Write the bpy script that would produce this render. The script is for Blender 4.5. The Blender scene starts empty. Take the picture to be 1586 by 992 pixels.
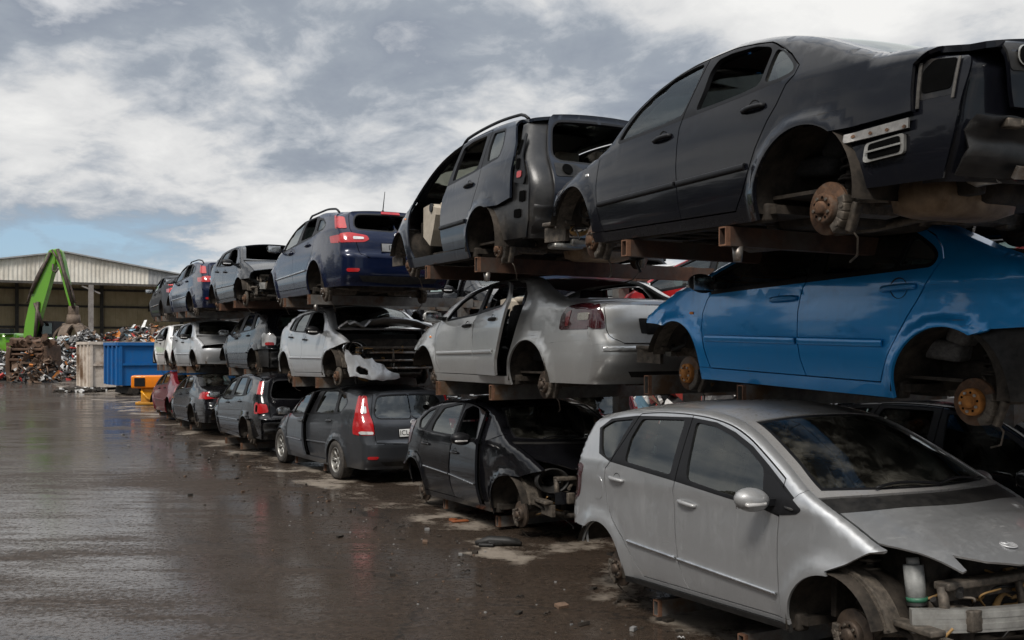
import bpy, bmesh, math, random
import numpy as np
from mathutils import Vector, Matrix
from mathutils.geometry import delaunay_2d_cdt
R = math.radians
PI = math.pi
SC = bpy.context.scene
COL = SC.collection
H_CAM = 2.06
F_PX = 1542.0

# ---------------------------------------------------------------- materials
def new_mat(name):
    m = bpy.data.materials.new(name); m.use_nodes = True
    nt = m.node_tree
    b = nt.nodes['Principled BSDF']
    return m, nt, b

def N(nt, kind, **kw):
    n = nt.nodes.new(kind)
    for k, v in kw.items(): setattr(n, k, v)
    return n

def noise(nt, scale, detail=4, rough=.6, coord='Object', vec=None):
    n = N(nt, 'ShaderNodeTexNoise'); n.inputs['Scale'].default_value = scale
    n.inputs['Detail'].default_value = detail; n.inputs['Roughness'].default_value = rough
    if vec is None:
        tc = N(nt, 'ShaderNodeTexCoord'); vec = tc.outputs[coord]
    nt.links.new(vec, n.inputs['Vector'])
    return n

def ramp(nt, src, stops):
    r = N(nt, 'ShaderNodeValToRGB'); e = r.color_ramp.elements
    e[0].position, e[0].color = stops[0][0], (*stops[0][1], 1) if isinstance(stops[0][1], tuple) else (stops[0][1],)*3+(1,)
    e[1].position, e[1].color = stops[-1][0], (*stops[-1][1], 1) if isinstance(stops[-1][1], tuple) else (stops[-1][1],)*3+(1,)
    for p, c in stops[1:-1]:
        x = e.new(p); x.color = (*c, 1) if isinstance(c, tuple) else (c, c, c, 1)
    nt.links.new(src, r.inputs['Fac'])
    return r

def mixc(nt, fac, a, b, blend='MIX'):
    m = N(nt, 'ShaderNodeMix', data_type='RGBA', blend_type=blend)
    for sock, v in ((m.inputs[0], fac), (m.inputs[6], a), (m.inputs[7], b)):
        if isinstance(v, (int, float)): sock.default_value = v
        elif isinstance(v, tuple): sock.default_value = (*v, 1) if len(v) == 3 else v
        else: nt.links.new(v, sock)
    return m.outputs[2]

def mth(nt, op, a, b=None, c=None, clamp=False):
    m = N(nt, 'ShaderNodeMath', operation=op); m.use_clamp = clamp
    for i, v in enumerate((a, b, c)):
        if v is None: continue
        if isinstance(v, (int, float)): m.inputs[i].default_value = v
        else: nt.links.new(v, m.inputs[i])
    return m.outputs[0]

def bump(nt, b, src, strength=.2, dist=.01):
    n = N(nt, 'ShaderNodeBump'); n.inputs['Strength'].default_value = strength; n.inputs['Distance'].default_value = dist
    nt.links.new(src, n.inputs['Height']); nt.links.new(n.outputs[0], b.inputs['Normal'])

_M = {}
def paint(name, col, metal=.3, rough=.34, dirt=.5, coat=.9):
    """car paint: clear coat, fine flake variation, dust film, grime and scuffs low on the body"""
    if name in _M: return _M[name]
    m, nt, b = new_mat(name)
    tc = N(nt, 'ShaderNodeTexCoord'); sep = N(nt, 'ShaderNodeSeparateXYZ'); nt.links.new(tc.outputs['Object'], sep.inputs[0])
    n1 = noise(nt, 2.3, 6, .65, vec=tc.outputs['Object']); n2 = noise(nt, 24, 5, .7, vec=tc.outputs['Object'])
    mp = N(nt, 'ShaderNodeMapping'); nt.links.new(tc.outputs['Object'], mp.inputs[0]); mp.inputs['Scale'].default_value = (9, 9, .9)
    n3 = noise(nt, 3.0, 5, .7, vec=mp.outputs[0])           # vertical run marks
    low = mth(nt, 'SUBTRACT', .46, sep.outputs[2]); low = mth(nt, 'MULTIPLY', low, 3.2, clamp=True)
    film = ramp(nt, n1.outputs[0], [(.50, 0.0), (.74, 1.0)]).outputs[0]
    run = ramp(nt, n3.outputs[0], [(.52, 0.0), (.74, 1.0)]).outputs[0]
    spk = ramp(nt, n2.outputs[0], [(.56, 0.0), (.70, 1.0)]).outputs[0]
    a = mth(nt, 'MULTIPLY', film, .30*dirt)
    bb = mth(nt, 'MULTIPLY', run, .34*dirt)
    c = mth(nt, 'MULTIPLY', mth(nt, 'MULTIPLY', low, mth(nt, 'ADD', mth(nt, 'MULTIPLY', n2.outputs[0], .9), .25)), 1.0*dirt)
    d = mth(nt, 'MULTIPLY', spk, .16*dirt)
    fac = mth(nt, 'ADD', mth(nt, 'ADD', a, bb), mth(nt, 'ADD', c, d), clamp=True)
    mp2 = N(nt, 'ShaderNodeMapping'); nt.links.new(tc.outputs['Object'], mp2.inputs[0]); mp2.inputs['Scale'].default_value = (1.2, 1.2, 30); mp2.inputs['Rotation'].default_value = (.12, .22, 0)
    n4 = noise(nt, 2.2, 3, .8, vec=mp2.outputs[0]); n5 = noise(nt, 3.7, 3, .6, vec=tc.outputs['Object'])
    scr = mth(nt, 'MULTIPLY', ramp(nt, n4.outputs[0], [(.655, 0.0), (.675, 1.0)]).outputs[0], ramp(nt, n5.outputs[0], [(.50, 0.0), (.60, 1.0)]).outputs[0])
    fac = mth(nt, 'ADD', fac, mth(nt, 'MULTIPLY', scr, .5), clamp=True)
    base = mixc(nt, fac, col, (.085, .073, .060) if max(col) > .15 else (.027, .0235, .020))
    nt.links.new(base, b.inputs['Base Color'])
    mt = mth(nt, 'MULTIPLY', mth(nt, 'SUBTRACT', 1.0, fac, clamp=True), metal)
    nt.links.new(mt, b.inputs['Metallic'])
    nt.links.new(mth(nt, 'ADD', mth(nt, 'MULTIPLY', fac, .45), rough, clamp=True), b.inputs['Roughness'])
    nt.links.new(mth(nt, 'MULTIPLY', mth(nt, 'SUBTRACT', 1.0, mth(nt, 'MULTIPLY', fac, 1.25), clamp=True), coat), b.inputs['Coat Weight'])
    b.inputs['Coat Roughness'].default_value = .05; b.inputs['Coat IOR'].default_value = 1.5 if max(col) > .15 else 1.31
    b.inputs['Specular IOR Level'].default_value = .5 if metal > .25 else .12
    wav = noise(nt, 1.7, 2, .5, vec=tc.outputs['Object'])
    dent = noise(nt, 5.5, 2, .4, vec=tc.outputs['Object']); dn = ramp(nt, dent.outputs[0], [(.60, 0.0), (.72, 1.0)]).outputs[0]
    hgt = mth(nt, 'ADD', mth(nt, 'ADD', wav.outputs[0], mth(nt, 'MULTIPLY', dn, -.16)), mth(nt, 'MULTIPLY', n2.outputs[0], .03))
    bump(nt, b, hgt, .35, .03)
    _M[name] = m
    return m

def rough_mat(name, c1, c2, scale=8, rough=.7, metal=0.0, bmp=.3, spec=.4, thr=(.35, .65), c3=None, bd=.01):
    if name in _M: return _M[name]
    m, nt, b = new_mat(name)
    n = noise(nt, scale, 8, .68)
    r = ramp(nt, n.outputs[0], [(thr[0], c1), (thr[1], c2)])
    out = r.outputs[0]
    if c3:
        n2 = noise(nt, scale*.23, 6, .7)
        f = ramp(nt, n2.outputs[0], [(.5, 0.0), (.62, 1.0)])
        out = mixc(nt, f.outputs[0], out, c3)
    nt.links.new(out, b.inputs['Base Color'])
    b.inputs['Roughness'].default_value = rough; b.inputs['Metallic'].default_value = metal
    b.inputs['Specular IOR Level'].default_value = spec
    if bmp: bump(nt, b, n.outputs[0], bmp, bd)
    _M[name] = m
    return m

def glass(name, tint=(.35, .42, .40), dust=.25, refl=.10):
    if name in _M: return _M[name]
    m = bpy.data.materials.new(name); m.use_nodes = True; nt = m.node_tree
    nt.nodes.clear()
    out = N(nt, 'ShaderNodeOutputMaterial')
    tr = N(nt, 'ShaderNodeBsdfTransparent'); tr.inputs[0].default_value = (*tint, 1)
    gl = N(nt, 'ShaderNodeBsdfGlossy'); gl.inputs['Roughness'].default_value = .03; gl.inputs['Color'].default_value = (.9, .95, .95, 1)
    df = N(nt, 'ShaderNodeBsdfDiffuse'); df.inputs[0].default_value = (.20, .19, .16, 1)
    fr = N(nt, 'ShaderNodeFresnel'); fr.inputs[0].default_value = 1.52
    f = mth(nt, 'ADD', mth(nt, 'MULTIPLY', fr.outputs[0], 1.0), refl-.04, clamp=True)
    mx = N(nt, 'ShaderNodeMixShader'); nt.links.new(f, mx.inputs[0]); nt.links.new(tr.outputs[0], mx.inputs[1]); nt.links.new(gl.outputs[0], mx.inputs[2])
    n = noise(nt, 3.2, 8, .72); d = ramp(nt, n.outputs[0], [(.45, 0.03*dust*4), (.75, 1.0)])
    m2 = N(nt, 'ShaderNodeMixShader'); nt.links.new(mth(nt, 'MULTIPLY', d.outputs[0], dust), m2.inputs[0])
    nt.links.new(mx.outputs[0], m2.inputs[1]); nt.links.new(df.outputs[0], m2.inputs[2])
    nt.links.new(m2.outputs[0], out.inputs[0])
    _M[name] = m
    return m

def plain(name, col, rough=.5, metal=0.0, spec=.5, coat=0.0):
    if name in _M: return _M[name]
    m, nt, b = new_mat(name)
    n = noise(nt, 11, 6, .7)
    r = ramp(nt, n.outputs[0], [(.3, tuple(c*.75 for c in col)), (.7, tuple(min(1, c*1.18) for c in col))])
    nt.links.new(r.outputs[0], b.inputs['Base Color'])
    rr = ramp(nt, n.outputs[0], [(.3, max(.02, rough-.1)), (.7, min(1, rough+.15))])
    nt.links.new(rr.outputs[0], b.inputs['Roughness'])
    b.inputs['Metallic'].default_value = metal; b.inputs['Specular IOR Level'].default_value = spec; b.inputs['Coat Weight'].default_value = coat
    _M[name] = m
    return m

M_trim = plain('black_trim', (.009, .009, .010), .42, 0, .2)
M_plastic = rough_mat('black_plastic', (.009, .009, .009), (.026, .0245, .023), 14, .5, bmp=.15, spec=.25)
M_under = rough_mat('underseal', (.010, .009, .008), (.048, .039, .031), 9, .75, bmp=.5, bd=.02, spec=.2)
M_liner = rough_mat('arch_liner_dirt', (.011, .0095, .008), (.052, .042, .033), 6, .85, bmp=.5, bd=.02, spec=.2)
M_rust = rough_mat('rust_iron', (.050, .029, .019), (.15, .078, .042), 18, .75, .35, .4, c3=(.105, .082, .066))
M_muff = rough_mat('scorched_steel', (.10, .062, .035), (.30, .215, .14), 4, .6, .55, .25, c3=(.16, .12, .085))
M_rusthub = rough_mat('rust_hub', (.20, .075, .018), (.42, .17, .035), 22, .75, .2, .35)
M_cast = rough_mat('cast_iron', (.05, .043, .036), (.15, .125, .10), 20, .65, .5, .35)
M_steel = rough_mat('bare_steel', (.22, .21, .20), (.42, .40, .37), 12, .45, .8, .2, c3=(.16, .11, .075))
M_alu = rough_mat('dull_alloy', (.26, .25, .23), (.42, .41, .38), 10, .42, .7, .15)
M_castdark = rough_mat('oily_brown_iron', (.030, .022, .017), (.085, .060, .043), 16, .6, .4, .4)
M_badge = plain('badge_silver', (.50, .50, .50), .35, .4)
M_chrome = plain('bright_metal', (.6, .6, .6), .18, 1.0)
M_seat = rough_mat('dark_seat_cloth', (.012, .012, .013), (.03, .029, .028), 40, .9, bmp=.2)
M_beige = rough_mat('beige_seat', (.30, .26, .21), (.42, .37, .30), 7, .75, bmp=.15)
M_greyseat = rough_mat('grey_seat_cloth', (.10, .10, .10), (.20, .195, .19), 30, .9, bmp=.2)
M_rubber = rough_mat('rubber', (.014, .013, .012), (.06, .052, .045), 16, .8, bmp=.3)
M_glass = glass('tinted_window_glass', (.24, .32, .30), .14, .09)
M_glassclear = glass('clear_window_glass', (.66, .74, .73), .05, .06)
M_screen = glass('dirty_windscreen_glass', (.40, .46, .44), .40, .05)
M_red = plain('red_lamp_plastic', (.36, .010, .012), .16, 0, .4, .5)
M_dkred = plain('smoked_lamp_plastic', (.035, .006, .008), .12, 0, .6, 1.0)
M_dkred2 = plain('dark_red_lens', (.16, .012, .016), .15, 0, .6, 1.0)
M_clear = plain('clear_lamp_plastic', (.62, .60, .58), .15, .3, .6, 1.0)
M_amber = plain('amber_lamp_plastic', (.70, .20, .015), .2, 0, .6, .8)
M_white = plain('white_plate', (.62, .62, .60), .4)
M_greyplate = plain('dirty_grey_plate', (.18, .18, .18), .5)
M_ink = plain('black_ink', (.01, .01, .01), .5)
M_bulb = plain('reflector_bowl', (.34, .32, .28), .25, .8)
M_holeshade = plain('painted_hole_shade', (.004, .004, .004), .9, 0, .0)  # near-black painted in for the shade inside holes and recesses
M_sealer = rough_mat('seam_sealer', (.05, .047, .043), (.11, .10, .09), 20, .6, .2, .2)
M_clothwhite = plain('torn_white_airbag', (.62, .60, .57), .8)
M_hose = plain('ochre_pipe', (.26, .15, .05), .6)

# ---------------------------------------------------------------- object helpers
def link(name, me, parent=None, mats=()):
    o = bpy.data.objects.new(name, me); COL.objects.link(o)
    for m in mats: me.materials.append(m)
    if parent is not None: o.parent = parent
    return o

def empty(name, loc=(0, 0, 0), label=None, cat=None, group=None, kind=None):
    o = bpy.data.objects.new(name, None); COL.objects.link(o); o.location = loc; o.empty_display_size = .2
    tag(o, label, cat, group, kind)
    return o

def tag(o, label=None, cat=None, group=None, kind=None):
    if label: o['label'] = label
    if cat: o['category'] = cat
    if group: o['group'] = group
    if kind: o['kind'] = kind
    return o

class MB:
    """collects simple shapes in one bmesh, linked as ONE mesh object"""
    def __init__(s): s.bm = bmesh.new()
    def _mat(s, faces, mi, smooth=False):
        for f in faces: f.material_index = mi; f.smooth = smooth
    def box(s, c, d, rot=None, mi=0, bev=0.0, taper=None):
        r = bmesh.ops.create_cube(s.bm, size=1.0); vs = r['verts']
        for v in vs: v.co = Vector((v.co.x*d[0], v.co.y*d[1], v.co.z*d[2]))
        if taper:
            for v in vs:
                if v.co.z > 0: v.co.x *= taper[0]; v.co.y *= taper[1]
        if bev:
            es = list({e for v in vs for e in v.link_edges})
            rr = bmesh.ops.bevel(s.bm, geom=es, offset=bev, segments=2, profile=.6, affect='EDGES')
            vs = list({v for f in rr['faces'] for v in f.verts} | {v for v in vs if v.is_valid})
        M = Matrix.Translation(Vector(c))
        if rot is not None: M = M @ (rot.to_4x4() if hasattr(rot, 'to_4x4') else Matrix.Rotation(rot, 4, 'Z'))
        for v in vs: v.co = M @ v.co
        fs = {f for v in vs for f in v.link_faces}
        s._mat(fs, mi, bool(bev))
        return vs
    def cyl(s, a, b, r0, r1=None, seg=16, mi=0, caps=True, smooth=True):
        a = Vector(a); b = Vector(b); r1 = r0 if r1 is None else r1
        d = (b-a); L = d.length
        if L < 1e-6: return
        q = d.to_track_quat('Z', 'Y')
        ra = []; rb = []
        for i in range(seg):
            an = 2*PI*i/seg; v = Vector((math.cos(an), math.sin(an), 0))
            ra.append(s.bm.verts.new(a + q @ (v*r0))); rb.append(s.bm.verts.new(b + q @ (v*r1)))
        for i in range(seg):
            f = s.bm.faces.new((ra[i], ra[(i+1) % seg], rb[(i+1) % seg], rb[i])); f.material_index = mi; f.smooth = smooth
        if caps:
            f = s.bm.faces.new(ra[::-1]); f.material_index = mi
            f = s.bm.faces.new(rb); f.material_index = mi
    def tube(s, pts, r, seg=8, mi=0, closed=False):
        pts = [Vector(p) for p in pts]; n = len(pts); rings = []
        up = None
        for i, p in enumerate(pts):
            if closed: t = pts[(i+1) % n]-pts[i-1]
            else: t = pts[min(i+1, n-1)]-pts[max(i-1, 0)]
            t.normalize()
            if up is None: up = t.orthogonal().normalized()
            up = (up - t*up.dot(t)); up = up.normalized() if up.length > 1e-6 else t.orthogonal().normalized()
            w = t.cross(up); rr = r(i/(n-1)) if callable(r) else r
            rings.append([s.bm.verts.new(p + (up*math.cos(2*PI*k/seg)+w*math.sin(2*PI*k/seg))*rr) for k in range(seg)])
        m = n if closed else n-1
        for i in range(m):
            A, B = rings[i], rings[(i+1) % n]
            for k in range(seg):
                f = s.bm.faces.new((A[k], A[(k+1) % seg], B[(k+1) % seg], B[k])); f.material_index = mi; f.smooth = True
        if not closed:
            s.bm.faces.new(rings[0][::-1]).material_index = mi; s.bm.faces.new(rings[-1]).material_index = mi
    def loft(s, pts, ups, w, h, mi=0):
        """rectangular bar along pts; ups: the bar's thickness direction at each point"""
        pts = [Vector(p) for p in pts]; rings = []
        for i, p in enumerate(pts):
            t = (pts[min(i+1, len(pts)-1)]-pts[max(i-1, 0)]).normalized(); u = Vector(ups[i] if isinstance(ups, list) else ups); u = (u-t*u.dot(t)).normalized(); v = t.cross(u)
            rings.append([s.bm.verts.new(p+u*a*h/2+v*b*w/2) for a, b in ((-1, -1), (-1, 1), (1, 1), (1, -1))])
        for A, B in zip(rings, rings[1:]):
            for k in range(4): s.bm.faces.new((A[k], A[(k+1) % 4], B[(k+1) % 4], B[k])).material_index = mi
        s.bm.faces.new(rings[0][::-1]).material_index = mi; s.bm.faces.new(rings[-1]).material_index = mi
    def lathe(s, prof, c=(0, 0, 0), axis='Y', seg=28, mi=0, smooth=True, a0=0.0, a1=2*PI):
        """prof: list of (r, h) along axis"""
        c = Vector(c); full = abs(a1-a0-2*PI) < 1e-4; n = seg if full else seg+1
        rings = []
        for r, h in prof:
            row = []
            for i in range(n):
                an = a0+(a1-a0)*i/seg
                if axis == 'Y': v = Vector((r*math.cos(an), h, r*math.sin(an)))
                elif axis == 'X': v = Vector((h, r*math.cos(an), r*math.sin(an)))
                else: v = Vector((r*math.cos(an), r*math.sin(an), h))
                row.append(s.bm.verts.new(c+v))
            rings.append(row)
        for A, B in zip(rings, rings[1:]):
            for i in range(seg):
                j = (i+1) % n
                f = s.bm.faces.new((A[i], A[j], B[j], B[i])); f.material_index = mi; f.smooth = smooth
    def prism(s, poly, y0, y1, mi=0, plane='XZ'):
        """extrude a 2-D polygon between y0 and y1"""
        def P(u, v, h): return Vector((u, h, v)) if plane == 'XZ' else (Vector((h, u, v)) if plane == 'YZ' else Vector((u, v, h)))
        A = [s.bm.verts.new(P(u, v, y0)) for u, v in poly]; B = [s.bm.verts.new(P(u, v, y1)) for u, v in poly]
        n = len(poly)
        for i in range(n):
            f = s.bm.faces.new((A[i], A[(i+1) % n], B[(i+1) % n], B[i])); f.material_index = mi
        f = s.bm.faces.new(A[::-1]); f.material_index = mi
        f = s.bm.faces.new(B); f.material_index = mi
    def mesh(s, name='m'):
        bmesh.ops.recalc_face_normals(s.bm, faces=s.bm.faces[:])
        me = bpy.data.meshes.new(name); s.bm.to_mesh(me); s.bm.free(); return me
    def build(s, name, mats, parent=None):
        me = s.mesh(name); return link(name, me, parent, mats if isinstance(mats, (list, tuple)) else (mats,))

# ---------------------------------------------------------------- 2-D helpers for sheet-metal panels
def dense(pts, step=.03, closed=False):
    pts = np.array(pts, float); out = []
    n = len(pts); m = n if closed else n-1
    for i in range(m):
        a = pts[i]; b = pts[(i+1) % n]; k = max(1, int(math.ceil(np.linalg.norm(b-a)/step)))
        for j in range(k): out.append(a+(b-a)*j/k)
    if not closed: out.append(pts[-1])
    return np.array(out)

def chaikin(pts, it=2, closed=True):
    p = np.array(pts, float)
    for _ in range(it):
        q = []
        n = len(p); m = n if closed else n-1
        if not closed: q.append(p[0])
        for i in range(m):
            a, b = p[i], p[(i+1) % n]; q += [a*.75+b*.25, a*.25+b*.75]
        if not closed: q.append(p[-1])
        p = np.array(q)
    return p

def rounded(pts, r=.03):
    p = np.array(pts, float); out = []; n = len(p)
    for i in range(n):
        a, b, c = p[i-1], p[i], p[(i+1) % n]; d1 = np.linalg.norm(a-b); d2 = np.linalg.norm(c-b)
        k1, k2 = min(r, .42*d1), min(r, .42*d2); q0 = b+(a-b)/max(d1, 1e-9)*k1; q2 = b+(c-b)/max(d2, 1e-9)*k2
        for t in (0, .25, .5, .75, 1): out.append((1-t)**2*q0+2*t*(1-t)*b+t*t*q2)
    return np.array(out)

def area2(p): x, y = p[:, 0], p[:, 1]; return float(np.sum(x*np.roll(y, -1)-np.roll(x, -1)*y))

def offset(p, d):
    """positive d grows the closed loop"""
    p = np.array(p, float); s = 1 if area2(p) > 0 else -1
    t1 = p-np.roll(p, 1, 0); t2 = np.roll(p, -1, 0)-p
    t1 /= np.linalg.norm(t1, axis=1)[:, None]+1e-9; t2 /= np.linalg.norm(t2, axis=1)[:, None]+1e-9
    n1 = np.stack([t1[:, 1], -t1[:, 0]], 1); n2 = np.stack([t2[:, 1], -t2[:, 0]], 1)
    n = n1+n2; n /= np.linalg.norm(n, axis=1)[:, None]+1e-9
    k = 1/np.maximum(.5, np.sum(n*n1, 1))
    return p + s*d*n*k[:, None]

def hull(pts):
    P = sorted(map(tuple, np.round(np.array(pts, float), 5)))
    def half(P):
        h = []
        for p in P:
            while len(h) > 1 and (h[-1][0]-h[-2][0])*(p[1]-h[-2][1])-(h[-1][1]-h[-2][1])*(p[0]-h[-2][0]) <= 0: h.pop()
            h.append(p)
        return h[:-1]
    return np.array(half(P)+half(P[::-1]))

def inside(q, loop):
    x, y = q[:, 0], q[:, 1]; r = np.zeros(len(q), bool); n = len(loop)
    for i in range(n):
        x1, y1 = loop[i]; x2, y2 = loop[(i+1) % n]
        c = ((y1 > y) != (y2 > y))
        with np.errstate(divide='ignore', invalid='ignore'):
            xi = (x2-x1)*(y-y1)/(y2-y1+1e-15)+x1
        r ^= c & (x < xi)
    return r

def sheet(loops, keep, lift, step=.06, us=None, vs=None, th=.015, off=0.0, regions=(), ref=None):
    """CDT-mesh the 2-D region keep(centroids) bounded by loops; lift to 3-D; fold its edges inwards by th.
    regions: list of (predicate, material index). returns verts, normals, faces, mats"""
    V = []; E = []
    for L in loops:
        b = len(V); L = np.asarray(L); V += [tuple(p) for p in L]; n = len(L)
        E += [(b+i, b+(i+1) % n) for i in range(n)]
    A = np.array(V); lo = np.min(np.asarray(loops[0]), 0); hi = np.max(np.asarray(loops[0]), 0)
    if us is None: us = np.linspace(lo[0], hi[0], max(2, int((hi[0]-lo[0])/step)+1))
    if vs is None: vs = np.linspace(lo[1], hi[1], max(2, int((hi[1]-lo[1])/step)+1))
    G = np.array([(u, v) for u in us for v in vs if lo[0] < u < hi[0] and lo[1] < v < hi[1]])
    if len(G):
        d = np.min(((G[:, None, :]-A[None])**2).sum(2), 1); G = G[d > (.3*step)**2]
        V += [tuple(p) for p in G]
    r = delaunay_2d_cdt([Vector(p) for p in V], E, [], 0, 1e-5)
    P = np.array([(v.x, v.y) for v in r[0]]); T = np.array([f for f in r[2] if len(f) == 3])
    if len(T) == 0: return None
    C = P[T].mean(1); k = keep(C); T = T[k]; C = C[k]
    if len(T) == 0: return None
    used = np.unique(T); mp = -np.ones(len(P), int); mp[used] = np.arange(len(used)); P = P[used]; T = mp[T]
    e = 1e-3
    X = lift(P[:, 0], P[:, 1])
    du = lift(P[:, 0]+e, P[:, 1])-lift(P[:, 0]-e, P[:, 1]); dv = lift(P[:, 0], P[:, 1]+e)-lift(P[:, 0], P[:, 1]-e)
    Nn = np.cross(du, dv); ln = np.linalg.norm(Nn, axis=1)[:, None]; Nn = Nn/np.maximum(ln, 1e-12)
    rf = np.array(ref, float)
    flip = (Nn@rf).sum() < 0
    if flip: Nn = -Nn
    # triangle orientation
    a, b, c = X[T[:, 0]], X[T[:, 1]], X[T[:, 2]]
    g = np.cross(b-a, c-a); o = np.einsum('ij,ij->i', g, Nn[T].mean(1)) < 0
    T[o] = T[o][:, ::-1]
    X = X+Nn*off
    mats = np.zeros(len(T), int)
    for pr, mi in regions: mats[pr(C)] = mi
    verts = [X]; norms = [Nn]; faces = T.tolist(); fm = mats.tolist()
    if th:
        cnt = {}
        for ti, t in enumerate(T):
            for i in range(3):
                ed = (t[i], t[(i+1) % 3]); key = (min(ed), max(ed)); cnt.setdefault(key, []).append((ed, ti))
        be = [(v[0][0], fm[v[0][1]]) for v in cnt.values() if len(v) == 1]
        base = len(X); idx = {}
        xs = []; ns = []
        for (i, j), mi in be:
            A0, B0 = X[i], X[j]; n = (Nn[i]+Nn[j])*.5
            w = np.cross(B0-A0, n); w /= np.linalg.norm(w)+1e-9
            q = [A0, B0, B0-Nn[j]*th, A0-Nn[i]*th]
            s = base+len(xs); xs += q; ns += [w]*4
            faces.append([s+1, s, s+3, s+2]); fm.append(mi)
        if xs: verts.append(np.array(xs)); norms.append(np.array(ns))
    return np.concatenate(verts), np.concatenate(norms), faces, fm

def panel_obj(name, sheets, mats, parent):
    sheets = [s for s in sheets if s is not None]
    if not sheets: return None
    V = []; Nn = []; F = []; Mi = []
    b = 0
    for v, n, f, m in sheets:
        V.append(v); Nn.append(n); F += [[i+b for i in q] for q in f]; Mi += m; b += len(v)
    V = np.concatenate(V); Nn = np.concatenate(Nn)
    me = bpy.data.meshes.new(name); me.from_pydata(V.tolist(), [], F)
    me.polygons.foreach_set('use_smooth', [True]*len(F)); me.polygons.foreach_set('material_index', Mi)
    me.update()
    me.normals_split_custom_set_from_vertices([tuple(n) for n in Nn])
    return link(name, me, parent, mats)
# ---------------------------------------------------------------- shared running-gear meshes
_SH = {}
def shared(key, fn):
    if key not in _SH: _SH[key] = fn()
    return _SH[key]

def sm(key, parent, name, mats, fn, loc=(0, 0, 0), rot=None, scale=None):
    """object on a shared mesh"""
    def mk():
        me = fn(); 
        for m in mats: me.materials.append(m)
        return me
    me = shared(key, mk)
    o = bpy.data.objects.new(name, me); COL.objects.link(o); o.parent = parent; o.location = loc
    if rot is not None: o.rotation_euler = rot
    if scale is not None: o.scale = scale
    return o

def disc_mesh():                      # brake disc facing -Y... hub outwards (+Y)
    b = MB()
    b.lathe([(.02, -.012), (.14, -.012), (.142, -.009), (.142, -.004), (.13, -.003), (.13, .003), (.142, .004), (.142, .009), (.14, .012), (.086, .012), (.082, .016)], seg=40, mi=0)
    b.lathe([(.082, .014), (.080, .050), (.074, .056), (.040, .056), (.038, .050), (.036, .074), (.028, .080), (.001, .080)], seg=32, mi=1)
    for i in range(5):
        a = 2*PI*i/5+.3; b.cyl((.057*math.cos(a), .05, .057*math.sin(a)), (.057*math.cos(a), .066, .057*math.sin(a)), .009, seg=8, mi=2)
        a += .63; b.cyl((.057*math.cos(a), .05, .057*math.sin(a)), (.057*math.cos(a), .0575, .057*math.sin(a)), .008, seg=8, mi=3)
    b.cyl((0, -.10, 0), (0, -.01, 0), .05, .06, seg=16, mi=4)
    return b.mesh('brake_disc')

def caliper_mesh():
    b = MB()
    for k in range(5):
        a = -0.62+.31*k
        b.box((.125*math.cos(a), 0.0, .125*math.sin(a)), (.05, .085, .046), Matrix.Rotation(-a, 3, 'Y'), bev=.008)
    for a in (-.4, .4):
        b.cyl((.13*math.cos(a), -.045, .13*math.sin(a)), (.13*math.cos(a), .048, .13*math.sin(a)), .014, seg=10)
    b.box((.165, -.02, 0), (.04, .05, .16), bev=.01)
    b.tube([(.16, -.02, .06), (.2, -.05, .1), (.18, -.1, .2), (.1, -.14, .26)], .006, 6)
    return b.mesh('caliper')

def spring_mesh():
    b = MB()
    b.cyl((0, 0, -.02), (0, 0, .40), .022, seg=12)
    b.cyl((0, 0, .0), (0, 0, .20), .032, seg=12)
    pts = [(.058*math.cos(t), .058*math.sin(t), .10+.30*t/(2*PI*6)) for t in np.linspace(0, 2*PI*6, 96)]
    b.tube(pts, .009, 6)
    b.cyl((0, 0, .09), (0, 0, .105), .07, seg=16); b.cyl((0, 0, .40), (0, 0, .42), .07, seg=16)
    return b.mesh('coil_spring')

def arm_mesh():
    b = MB()
    b.prism([(-.05, -.02), (.05, -.03), (.09, .03), (.04, .05), (-.06, .04)], -.42, -.02)
    b.tube([(.0, -.06, 0), (.16, -.2, .01), (.42, -.32, .03)], lambda t: .030-.008*t, 8)
    b.tube([(.0, -.06, .05), (-.14, -.22, .05), (-.28, -.4, .03)], .018, 8)
    b.cyl((.42, -.36, .03), (.42, -.26, .03), .04, seg=12)
    b.box((0, -.09, .03), (.09, .09, .16), bev=.02)
    b.tube([(0.02, -.1, .1), (.09, -.14, .16), (.12, -.25, .14), (.10, -.34, .25)], .008, 6)
    return b.mesh('suspension_arm')

def seat_mesh():
    b = MB()
    b.box((.0, 0, .10), (.52, .50, .17), Matrix.Rotation(-.12, 3, 'Y'), bev=.05)
    b.box((-.30, 0, .44), (.16, .49, .62), Matrix.Rotation(-.26, 3, 'Y'), bev=.06)
    for y in (-.20, .20): b.box((-.26, y, .42), (.16, .10, .50), Matrix.Rotation(-.26, 3, 'Y'), bev=.04)
    b.box((-.42, 0, .86), (.11, .27, .19), Matrix.Rotation(-.2, 3, 'Y'), bev=.045)
    for y in (-.06, .06): b.cyl((-.37, y, .70), (-.41, y, .82), .007, seg=6)
    b.box((0, 0, -.02), (.44, .40, .09))
    return b.mesh('seat')

def bench_mesh():
    b = MB()
    b.box((.0, 0, .10), (.50, 1.24, .18), Matrix.Rotation(-.12, 3, 'Y'), bev=.05)
    b.box((-.30, 0, .40), (.16, 1.24, .56), Matrix.Rotation(-.36, 3, 'Y'), bev=.05)
    for y in (-.40, .40): b.box((-.44, y, .74), (.10, .24, .15), Matrix.Rotation(-.25, 3, 'Y'), bev=.04)
    return b.mesh('rear_bench')

def dash_mesh():
    b = MB()
    b.prism([(.36, .0), (.36, .34), (.10, .36), (-.04, .30), (-.06, .22), (.02, .05), (.12, -.12)], -.66, .66)
    b.box((-.02, .37, .33), (.18, .42, .10), bev=.04)
    b.box((-.15, 0, -.10), (.5, .26, .30), bev=.03)
    return b.mesh('dashboard')

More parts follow.
